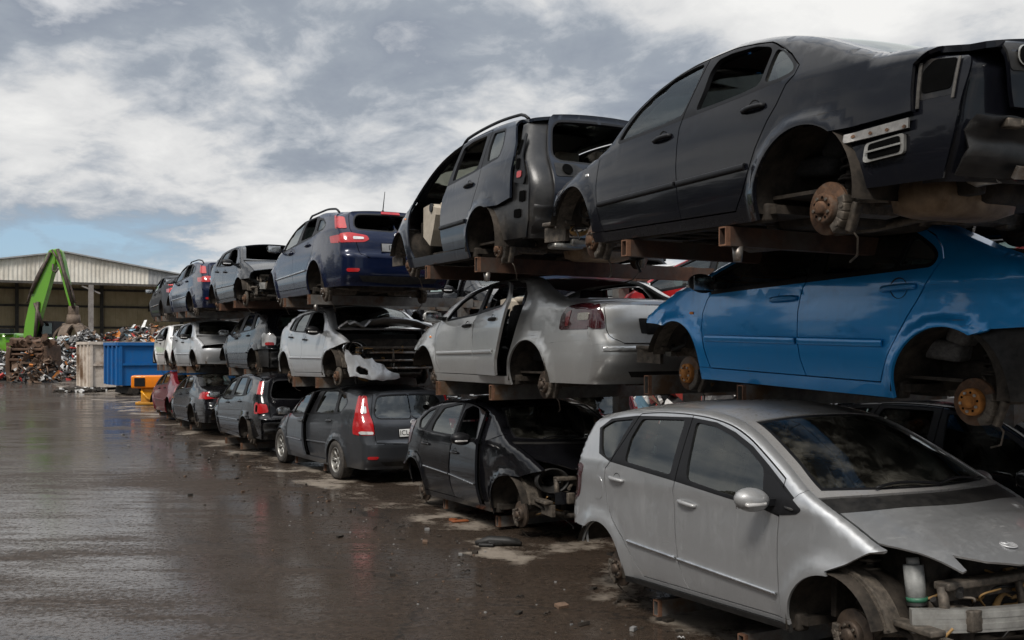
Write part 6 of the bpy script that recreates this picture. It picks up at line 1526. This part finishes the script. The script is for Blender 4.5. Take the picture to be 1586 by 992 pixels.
def make_shed():
    P0 = Vector((-42.2, 81.9, 0)); root = empty('warehouse', (0, 0, 0), 'open fronted warehouse with cream gable cladding behind the scrap heap', 'warehouse'); wframe(root, P0)
    xl, xr, xp, zp, sl_, zf = -11.0, 20.7, 4.9, 10.1, .165, 7.64; D = 11.0
    rf = lambda x: zp-sl_*abs(x-xp)
    b = MB(); corrugated(b, xl, 11.7, rf, zf, 0, 0); corrugated(b, 11.7, xr-5.8, lambda x: max(zf+.02, rf(x)), zf, 0, 1)
    b.build('gable', [M_clad, M_cladgrey], root)
    b = MB(); b.box(((xl+xr)/2, -.02, zf-.10), (xr-xl, .22, .2)); b.build('lintel_beam', M_shedsteel, root)
    b = MB(); 
    for a, c in ((xl, xp), (xp, xr)):
        vs = [(a, -.35, rf(a)+.02), (c, -.35, rf(c)+.02), (c, D, rf(c)+.02), (a, D, rf(a)+.02)]; v2 = [(x, y, z+.12) for x, y, z in vs]
        A = [b.bm.verts.new(v) for v in vs]; B_ = [b.bm.verts.new(v) for v in v2]
        b.bm.faces.new(A[::-1]); b.bm.faces.new(B_)
        for i in range(4): b.bm.faces.new((A[i], A[(i+1) % 4], B_[(i+1) % 4], B_[i]))
    b.build('roof', M_cladgrey, root)
    b = MB(); corrugated(b, xl, xr, lambda x: rf(x), .8, D-.1, 0, .5, .06); b.build('back_wall', M_cladin, root)
    b = MB()
    for x in (xl, xr):
        vs = [(x, 0, 0), (x, D, 0), (x, D, rf(x)), (x, 0, rf(x))]; b.bm.faces.new([b.bm.verts.new(v) for v in vs])
    b.build('side_wall', M_cladgrey, root)
    b = MB()
    for z in (2.3, 4.0, 6.0, 7.6): b.box(((xl+xr)/2, D-.32, z), (xr-xl, .16, .20))
    b.build('girt', M_shedsteel, root)
    for x in (-5.5, 1.8, 9.1, 16.5):
        b = MB(); b.box((x, D-.5, 4.5), (.3, .3, 9.0 if abs(x-4.9) < 6 else 7.6)); b.build('stanchion', M_shedsteel, root)
    q = px(147, 540, 70.0); b = MB(); b.box((7.0, .0, zf/2-.1), (.40, .34, zf-.2)); b.box((7.0, -.0, zf-.6), (1.6, .12, .12), Matrix.Rotation(.4, 3, 'Y')); b.build('front_post', M_post, root)
    b = MB(); b.box(((xl+xr)/2, D-.9, .5), (xr-xl, .5, 1.0)); b.build('plinth', M_post, root)

GREEN = paint('green_machine_paint', (.10, .27, .014), .0, .35, .30); M_ram = rough_mat('oily_ram', (.035, .025, .022), (.10, .075, .06), 6, .55, .4, .2)
M_grab = rough_mat('muddy_grab_steel', (.075, .055, .040), (.175, .130, .098), 5, .8, .2, .4)
def make_handler():
    Y = 50.0; k = Y/F_PX
    def Q(x, y): v = px(x, y, Y); return (v.x, v.z)
    root = empty('material_handler', px(30, 600, Y).xyz*1, 'green scrap handler with raised folding boom holding a tined grab', 'crane'); root.location.z = 0
    o = root.location.copy()
    def prism(name, pts, w, mat, bev=True, y0=0):
        b = MB(); b.prism([(Q(*p)[0]-o.x, Q(*p)[1]) for p in pts], y0-w/2, y0+w/2)
        if bev: bmesh.ops.bevel(b.bm, geom=b.bm.edges[:], offset=.05, segments=1, affect='EDGES')
        return b.build(name, mat, root)
    prism('boom', [(36, 534), (42, 500), (50, 465), (62, 425), (78, 388), (86, 386), (90, 394), (89, 408), (79, 440), (66, 485), (54, 534)], .42, GREEN)
    prism('stick', [(83, 388), (90, 385), (97, 389), (101, 405), (108, 440), (116, 478), (110, 481), (104, 455), (96, 425), (88, 400)], .34, GREEN)
    b = MB()
    for a, c in (((70, 505), (58, 470)), ((58, 530), (63, 468)), ((93, 387), (118, 478)), ((82, 392), (52, 455))):
        A, B_ = Q(*a), Q(*c); b.cyl((A[0]-o.x, -.28, A[1]), (B_[0]-o.x, -.28, B_[1]), .085, seg=10)
    for q0, q1, sg_ in (((84, 388), (120, 470), 5), ((80, 396), (46, 470), -4)):
        pts = [Q(q0[0]+(q1[0]-q0[0])*t+sg_*math.sin(PI*t), q0[1]+(q1[1]-q0[1])*t) for t in np.linspace(0, 1, 8)]; b.tube([(p[0]-o.x, -.26, p[1]) for p in pts], .05, 6)
    pts = [Q(*p) for p in ((88, 410), (87, 420), (92, 423), (96, 417))]; b.tube([(p[0]-o.x, -.4, p[1]) for p in pts], .05, 6)
    b.build('hydraulic_ram', M_ram, root)
    # grab: rotator head and five curved tines
    hd = Q(114, 480); b = MB(); b.box((hd[0]-o.x, 0, hd[1]-.05), (.42, .4, .5), bev=.08); b.cyl((hd[0]-o.x, 0, hd[1]-.25), (hd[0]-o.x, 0, hd[1]-.75), .30, .36, seg=14)
    b.box((hd[0]-o.x-.05, 0, hd[1]-.8), (.9, .5, .24), bev=.08)
    g = b.build('grab', M_grab, root)
    for i in range(6):
        a = 2*PI*i/6+.3; b = MB(); pr = [(.25, -.75), (.62, -.90), (.92, -1.3), (.90, -1.8), (.55, -2.2)]
        pr = chaikin(pr, 2, False); c0 = Vector((hd[0]-o.x, 0, hd[1]))
        for (r0, z0), (r1, z1) in zip(pr, pr[1:]):
            m = Vector(((r0+r1)/2*math.cos(a), (r0+r1)/2*math.sin(a), (z0+z1)/2)); L = math.hypot(r1-r0, z1-z0); an = math.atan2(z1-z0, r1-r0)
            b.box(c0+m, (L*1.1, .46*(1-.5*max(0, -1.1-z0)/1.1), .10), Matrix.Rotation(a, 3, 'Z') @ Matrix.Rotation(-an, 3, 'Y'))
        b.build('tine', M_grab, g)
    b = MB(); w_ = k*62
    b.box((-1.5, 1.2, 2.25), (2.9, 2.6, 1.1), bev=.25); b.build('engine_house', GREEN, root)
    b = MB(); b.box((1.35, .8, 2.2), (1.3, 1.6, .9), bev=.2); b.build('counterweight', GREEN, root)
    b = MB(); b.box((1.25, .6, 3.0), (1.0, 1.2, .8)); c = b.build('cab', M_trim, root)
    root.scale = (1.4, 1.4, 1.4); root.location = (o.x*1.4, o.y*1.4, H_CAM*(1-1.4))
    b = MB(); b.box((1.25, -.02, 3.02), (.8, .02, .55)); b.build('cab_window', M_glassclear, c)
    b = MB(); b.box((-.4, 1.0, 1.15), (4.2, 2.4, 1.1), bev=.1); b.build('undercarriage', M_trim, root)
    b = MB()
    for x in (-1.6, -.9, -.2): b.box((x-.3, -.2, 2.9), (.5, .4, .25))
    b.build('engine_grille', M_trim, root)

def bmesh_sub(o, n):
    bm = bmesh.new(); bm.from_mesh(o.data); bmesh.ops.subdivide_edges(bm, edges=bm.edges[:], cuts=n, use_grid_fill=True); bm.to_mesh(o.data); bm.free()
SCR = [rough_mat('scrap_white', (.45, .44, .42), (.66, .65, .63), 9, .6, .1, 0), rough_mat('scrap_grey', (.14, .14, .14), (.30, .29, .28), 9, .55, .4, 0), rough_mat('scrap_brown', (.06, .04, .028), (.16, .10, .065), 9, .8, .1, 0),
       rough_mat('scrap_dark', (.015, .015, .016), (.05, .047, .045), 9, .7, .1, 0), plain('scrap_red', (.35, .035, .025), .6), plain('scrap_blue', (.14, .25, .33), .6), rough_mat('scrap_orange', (.40, .12, .02), (.55, .20, .04), 9, .7, 0, 0)]
def scrap_heap(name, label, cx, cy, rx, ry, h, n, wts, seed, smin=.12, smax=.7):
    rnd = random.Random(seed); b = MB(); nx, ny = 26, 16; V = {}
    from mathutils import noise as mn
    def hz(u, v): return max(0, h*(1-min(1, (u*u+v*v)**.5)**1.5)*(.8+.5*mn.noise(Vector((u*2.3+seed, v*2.3, 0)))))
    for i in range(nx+1):
        for j in range(ny+1):
            u, v = -1+2*i/nx, -1+2*j/ny; V[i, j] = b.bm.verts.new((u*rx, v*ry, hz(u, v)-.03))
    for i in range(nx):
        for j in range(ny): b.bm.faces.new((V[i, j], V[i+1, j], V[i+1, j+1], V[i, j+1])).material_index = 3
    for k in range(n):
        while True:
            u, v = rnd.uniform(-1, 1), rnd.uniform(-1, .5)
            if u*u+v*v < 1: break
        z = hz(u, v)+rnd.uniform(-.05, .2); s = smin+(smax-smin)*rnd.random()**2.2; mi = rnd.choices(range(7), wts)[0]
        Rm = Matrix.Rotation(rnd.uniform(0, 6.3), 3, 'Z') @ Matrix.Rotation(rnd.uniform(-1.2, 1.2), 3, 'X') @ Matrix.Rotation(rnd.uniform(-1.2, 1.2), 3, 'Y'); c = Vector((u*rx, v*ry, z))
        t = rnd.random()
        if t < .62:                                   # torn, folded sheet
            m_ = rnd.randint(3, 5); L = s; W_ = s*rnd.uniform(.3, .9); prev = None; hh = 0
            for q in range(m_):
                x = -L/2+L*q/(m_-1); hh += rnd.uniform(-.35, .35)*L/m_; j1, j2 = rnd.uniform(.6, 1.1), rnd.uniform(.6, 1.1)
                r = [b.bm.verts.new(c+Rm @ Vector((x, -W_/2*j1, hh))), b.bm.verts.new(c+Rm @ Vector((x, W_/2*j2, hh+rnd.uniform(-.1, .1)*W_)))]
                if prev: b.bm.faces.new((prev[0], r[0], r[1], prev[1])).material_index = mi
                prev = r
        elif t < .85: b.box(c, (s, s*rnd.uniform(.1, .5), s*rnd.uniform(.08, .3)), Rm, mi)
        else:
            p = [c+Rm @ Vector((s*1.4*(q/4-.5), s*.3*math.sin(q*1.3+k), s*.2*math.cos(q))) for q in range(5)]; b.tube(p, .025+.03*rnd.random(), 5, mi)
    o = b.build(name, SCR, None); o.location = (cx, cy, 0); tag(o, label, 'scrap heap', None, 'stuff'); return o
def make_back():
    make_shed(); make_handler()
    p = px(112, 575, 66); scrap_heap('scrap_heap', 'tall heap of mixed pale and grey scrap metal under the green grab', p.x, p.y+1, 4.3, 3.8, 3.0, 3000, (3.0, 3.6, 2.2, 3, .35, .5, .35), 3)
    p = px(2, 575, 65); scrap_heap('scrap_heap', 'low heap of white and red scrap beside the rusty baler', p.x-.2, p.y-2, 3.2, 2.6, 2.0, 1200, (4, 2, 1.5, 2, .8, .6, .3), 5)
    p = px(215, 560, 74); scrap_heap('scrap_heap', 'rusty orange scrap heap behind the blue skip', p.x+.5, p.y, 8.0, 3.0, 3.8, 2600, (2.6, 2.4, 3, 2, .6, .4, 1.3), 7)
    # rusty baler
    Y = 46.5; o = px(52, 585, Y); o = px(52, 585, 60); root = empty('baler', (o.x, o.y, 0), 'brown rusted baling press standing before the scrap heap', 'baler')
    M_bal = rough_mat('deep_rust', (.038, .023, .015), (.12, .068, .042), 3, .85, .1, .5); k = Y/F_PX
    b = MB(); W_ = 54*k; Ht = 62*k
    for x in (-W_/2, W_/2): b.box((x, 0, Ht*.45), (.24, 1.6, Ht*.9), bev=.04)
    b.box((0, .2, Ht*.92), (W_*.9, 1.4, .5), Matrix.Rotation(.10, 3, 'Y'), bev=.06); f_ = b.build('frame', M_bal, root); bmesh_sub(f_, 2); crumple(f_, .22, 1.7, seed=4)
    for z, h in ((.25, .4), (1.05, .12), (1.30, .10), (1.52, .12)):
        b = MB(); b.box((0, -.2, z), (W_, 1.3, h), bev=.03); b.build('crossbar', M_bal, root)
    b = MB()
    for x in (-.45, -.1, .35): bb = MB(); bb.cyl((x, -.8, .1), (x+.12, -.7, .95), .07, seg=8); bb.build('press_ram', M_bal, root)
    b.box((0, .35, .9), (W_*.95, .1, 1.6)); b.build('back_plate', M_bal, root); b = MB()
    b.tube([(.3, -.8, .3), (.5, -.85, .8), (.2, -.8, 1.0), (.1, -.85, .5)], .05, 8); b.build('hose', M_bal, root)
    b = MB()
    for q in range(70):
        rr = random.Random(q+50); b.box((rr.uniform(-.95, .95), rr.uniform(-.75, .4), Ht*rr.choice((.97, .9, .55, .3))+rr.uniform(-.1, .35)), (rr.uniform(.1, .6), .2, rr.uniform(.05, .22)), Matrix.Rotation(rr.uniform(-1, 1), 3, 'Y') @ Matrix.Rotation(rr.uniform(-2, 2), 3, 'Z'))
    b.build('bale', M_bal, root); root.scale = (1.29, 1.29, 1.29)
    p = px(56, 580, 59.2); scrap_heap('scrap_heap', 'mound of rusty brown scrap slumped over the baling press', p.x, p.y, 1.45, 1.2, 2.2, 420, (.4, .6, 6, 2, .2, 0, .4), 23, .15, .8)
    # skips
    def skip(name, label, corner, Y, L, W_, z0, z1, mat, ribs, ang, mrib=None):
        o = px(corner, 560, Y); root = empty(name, (o.x, o.y, 0), label, 'skip', None); root.rotation_euler = (0, 0, ang)
        b = MB(); t = .07
        b.box((L/2, W_/2, z0+.05), (L, W_, .10)); b.box((L/2, t/2, (z0+z1)/2+.05), (L-.0, t, z1-z0-.1)); b.box((L/2, W_-t/2, (z0+z1)/2+.05), (L, t, z1-z0-.1)); b.box((t/2, W_/2, (z0+z1)/2+.05), (t*.98, W_-2*t, z1-z0-.1)); b.box((L-t/2, W_/2, (z0+z1)/2+.05), (t*.98, W_-2*t, z1-z0-.1))
        b.build('body', mat, root)
        b = MB()
        for y in (-.03, W_+.03): b.box((L/2, y, z1-.03), (L+.16, .16, .14))
        for x in (-.03, L+.03): b.box((x, W_/2, z1-.032), (.15, W_-.2, .13))
        b.box((L/2, -.035, (z0+z1)/2), (L-.02, .07, .10)); b.build('rim', mrib or mat, root)
        n = ribs
        for q in range(n+1): b = MB(); b.box((.06+(L-.12)*q/n, -.045, (z0+z1)/2-.04), (.12, .09, z1-z0-.14)); b.build('rib', mrib or mat, root)
        for q in range(4): b = MB(); b.box((-.045, .08+(W_-.16)*q/3, (z0+z1)/2-.04), (.09, .12, z1-z0-.14)); b.build('end_rib', mrib or mat, root)
        b = MB(); b.box((L/2, W_/2, z0*.5), (L*.8, W_*.55, z0*.9)); 
        for x in (.5, L*.45, L-.6): b.box((x, W_/2, z0*.45), (.18, W_*.95, z0*.7), Matrix.Rotation(.25, 3, 'Y'))
        for x in (.7, L-.8):
            for y in (.12, W_-.12): b.cyl((x, y-.1, .16), (x, y+.1, .16), .16, seg=16)
        b.build('skid_frame', M_under, root)
        return root
    M_blue = paint('blue_skip_paint', (.008, .095, .28), 0, .5, .9, .1); M_cream = rough_mat('grimy_cream_paint', (.40, .34, .28), (.58, .51, .44), 2.2, .65, 0, .2, c3=(.16, .10, .06))
    skip('skip', 'blue steel skip with upright ribs standing past the end of the wreck row', 184, 43.0, 6.0, 2.2, .42, 2.26, M_blue, 3, R(36))
    skip('skip', 'grimy cream steel skip beside the blue one', 139, 48.5, 5.0, 2.4, .12, 2.32, M_cream, 3, R(36))
    # orange lifting machine
    Y = 36.0; o = px(205, 600, Y); root = empty('lifting_machine', (o.x, o.y, 0), 'small orange lifting machine in front of the blue skip', 'machine'); root.rotation_euler = (0, 0, R(12))
    M_or = paint('orange_machine_paint', (.62, .17, .008), 0, .4, .45, .3); M_or2 = paint('yellow_orange_paint', (.62, .27, .012), 0, .45, .5, .3)
    b = MB(); b.box((1.2, 0, .83), (2.4, .7, .46), bev=.06); b.build('boom_head', M_or, root)
    b = MB(); b.box((.30, -.36, .83), (.36, .03, .3)); b.build('vent', M_trim, root)
    b = MB(); b.box((.55, .05, .32), (.46, .5, .56), bev=.03); b.box((.55, -.0, .06), (.8, .7, .10), bev=.02); b.tube([(.35, -.3, .5), (.55, -.35, .25), (.8, -.32, .12)], .04, 8); b.build('leg', M_or2, root)
    b = MB(); b.cyl((1.35, 0, 1.06), (1.35, 0, 1.2), .05, seg=10); b.build('lamp', plain('red_marker', (.5, .04, .03), .3), root)
    # black spoil spilling from the skips
    b = MB(); rnd = random.Random(4)
    for q in range(260):
        t = rnd.random(); pt = px(95+60*t+rnd.uniform(-6, 10), 608-4*t+rnd.uniform(-2, 5), 47.5); s = rnd.uniform(.04, .22)
        yy = rnd.uniform(-1.8, 1.2); b.box((pt.x+yy*-.3, pt.y+yy, s*.3), (s, s*rnd.uniform(.5, 1.2), s*.6), Matrix.Rotation(rnd.uniform(0, 3), 3, 'Z') @ Matrix.Rotation(rnd.uniform(-.6, .6), 3, 'X'), rnd.choices((0, 1), (6, 1))[0])
    tag(b.build('rubble', [M_under, SCR[0]]), 'dark rubble and scraps spilt on the ground by the cream skip', 'rubble', None, 'stuff')
def debris():
    M_pl = M_plastic
    def place_px(x, y): Y = H_CAM*F_PX/(y-539); v = px(x, y, Y); return Vector((v.x, v.y, 0))
    o = place_px(772, 846); b = MB()
    b.tube([(-.24, 0, .03), (-.1, .04, .05), (.1, .02, .045), (.24, -.03, .03)], lambda t: .02+.035*math.sin(PI*t), 8); b.box((.05, .05, .03), (.34, .12, .05), .3, bev=.015); b.box((-.12, -.03, .02), (.16, .1, .03), -.2, bev=.01)
    q = b.build('broken_trim', M_pl); q.location = o; tag(q, 'broken black plastic trim lying on the asphalt before the gloss black people carrier', 'debris')
    o = place_px(712, 809); b = MB(); b.box((0, 0, .015), (.20, .09, .02), .4, bev=.006); b.box((-.08, .05, .02), (.09, .05, .03), -.6); q = b.build('lamp_fragment', plain('orange_shard', (.20, .06, .02), .45)); q.location = o; tag(q, 'orange shard of lamp plastic on the ground beside the black people carrier', 'debris')
    rnd = random.Random(9); b = MB()
    for k in range(900):
        a = rnd.uniform(-6, 26); c = 4.35-abs(rnd.gauss(0, .9))+ .3; p = UX*a+WX*c
        if p.y < 3: continue
        s = rnd.uniform(.006, .022)*(1 if rnd.random() < .95 else 2.6)
        b.box((p.x, p.y, s*.3), (s, s*rnd.uniform(.4, 1.2), s*.5), rnd.uniform(0, 3), rnd.choices((0, 1, 2), (5, 2, 1))[0])
    for k in range(70):                       # bent trim, clips, pipe ends and flakes of plastic
        a = rnd.uniform(-1, 22); c = 4.5-abs(rnd.gauss(0, .55))+.25; p = UX*a+WX*c
        if p.y < 3.5: continue
        s = rnd.uniform(.03, .10); mi = rnd.choices((0, 1, 2), (6, 1, 2))[0]
        if rnd.random() < .5: b.box((p.x, p.y, s*.16), (s, s*rnd.uniform(.2, .7), s*.25), Matrix.Rotation(rnd.uniform(0, 3), 3, 'Z') @ Matrix.Rotation(rnd.uniform(-.25, .25), 3, 'X'), mi)
        else: an = rnd.uniform(0, 3); b.tube([(p.x+s*1.4*(q/4-.5)*math.cos(an), p.y+s*1.4*(q/4-.5)*math.sin(an), .012+.012*math.sin(q*1.5)**2) for q in range(5)], .007, 5, mi)
    tag(b.build('litter', [M_under, SCR[1], SCR[2]]), 'small chips and crumbs of debris strewn along the foot of the racks', 'litter', None, 'stuff')
o = scrap_heap('scrap_heap', 'long bank of mixed scrap closing the view behind the racks', 0, 0, 24, 3.2, 3.5, 3600, (3, 2.4, 1.6, 3.6, 1.6, .5, .3), 11, .2, 1.1)
q = UX*13+WX*15.5; o.location = (q.x, q.y, 0); o.rotation_euler = (0, 0, math.atan2(UX.y, UX.x)+PI)
o = scrap_heap('scrap_heap', 'dark heap of scrap along the opposite side of the yard', 0, 0, 30, 3.0, 4.2, 1500, (1, 2, 3, 3.6, .5, .3, .5), 17, .3, 1.3)
q = UX*10+WX*-9.5; o.location = (q.x, q.y, 0); o.rotation_euler = (0, 0, math.atan2(UX.y, UX.x)+PI)
make_treeline()
details(); make_racks(); back_row(); make_back(); debris()
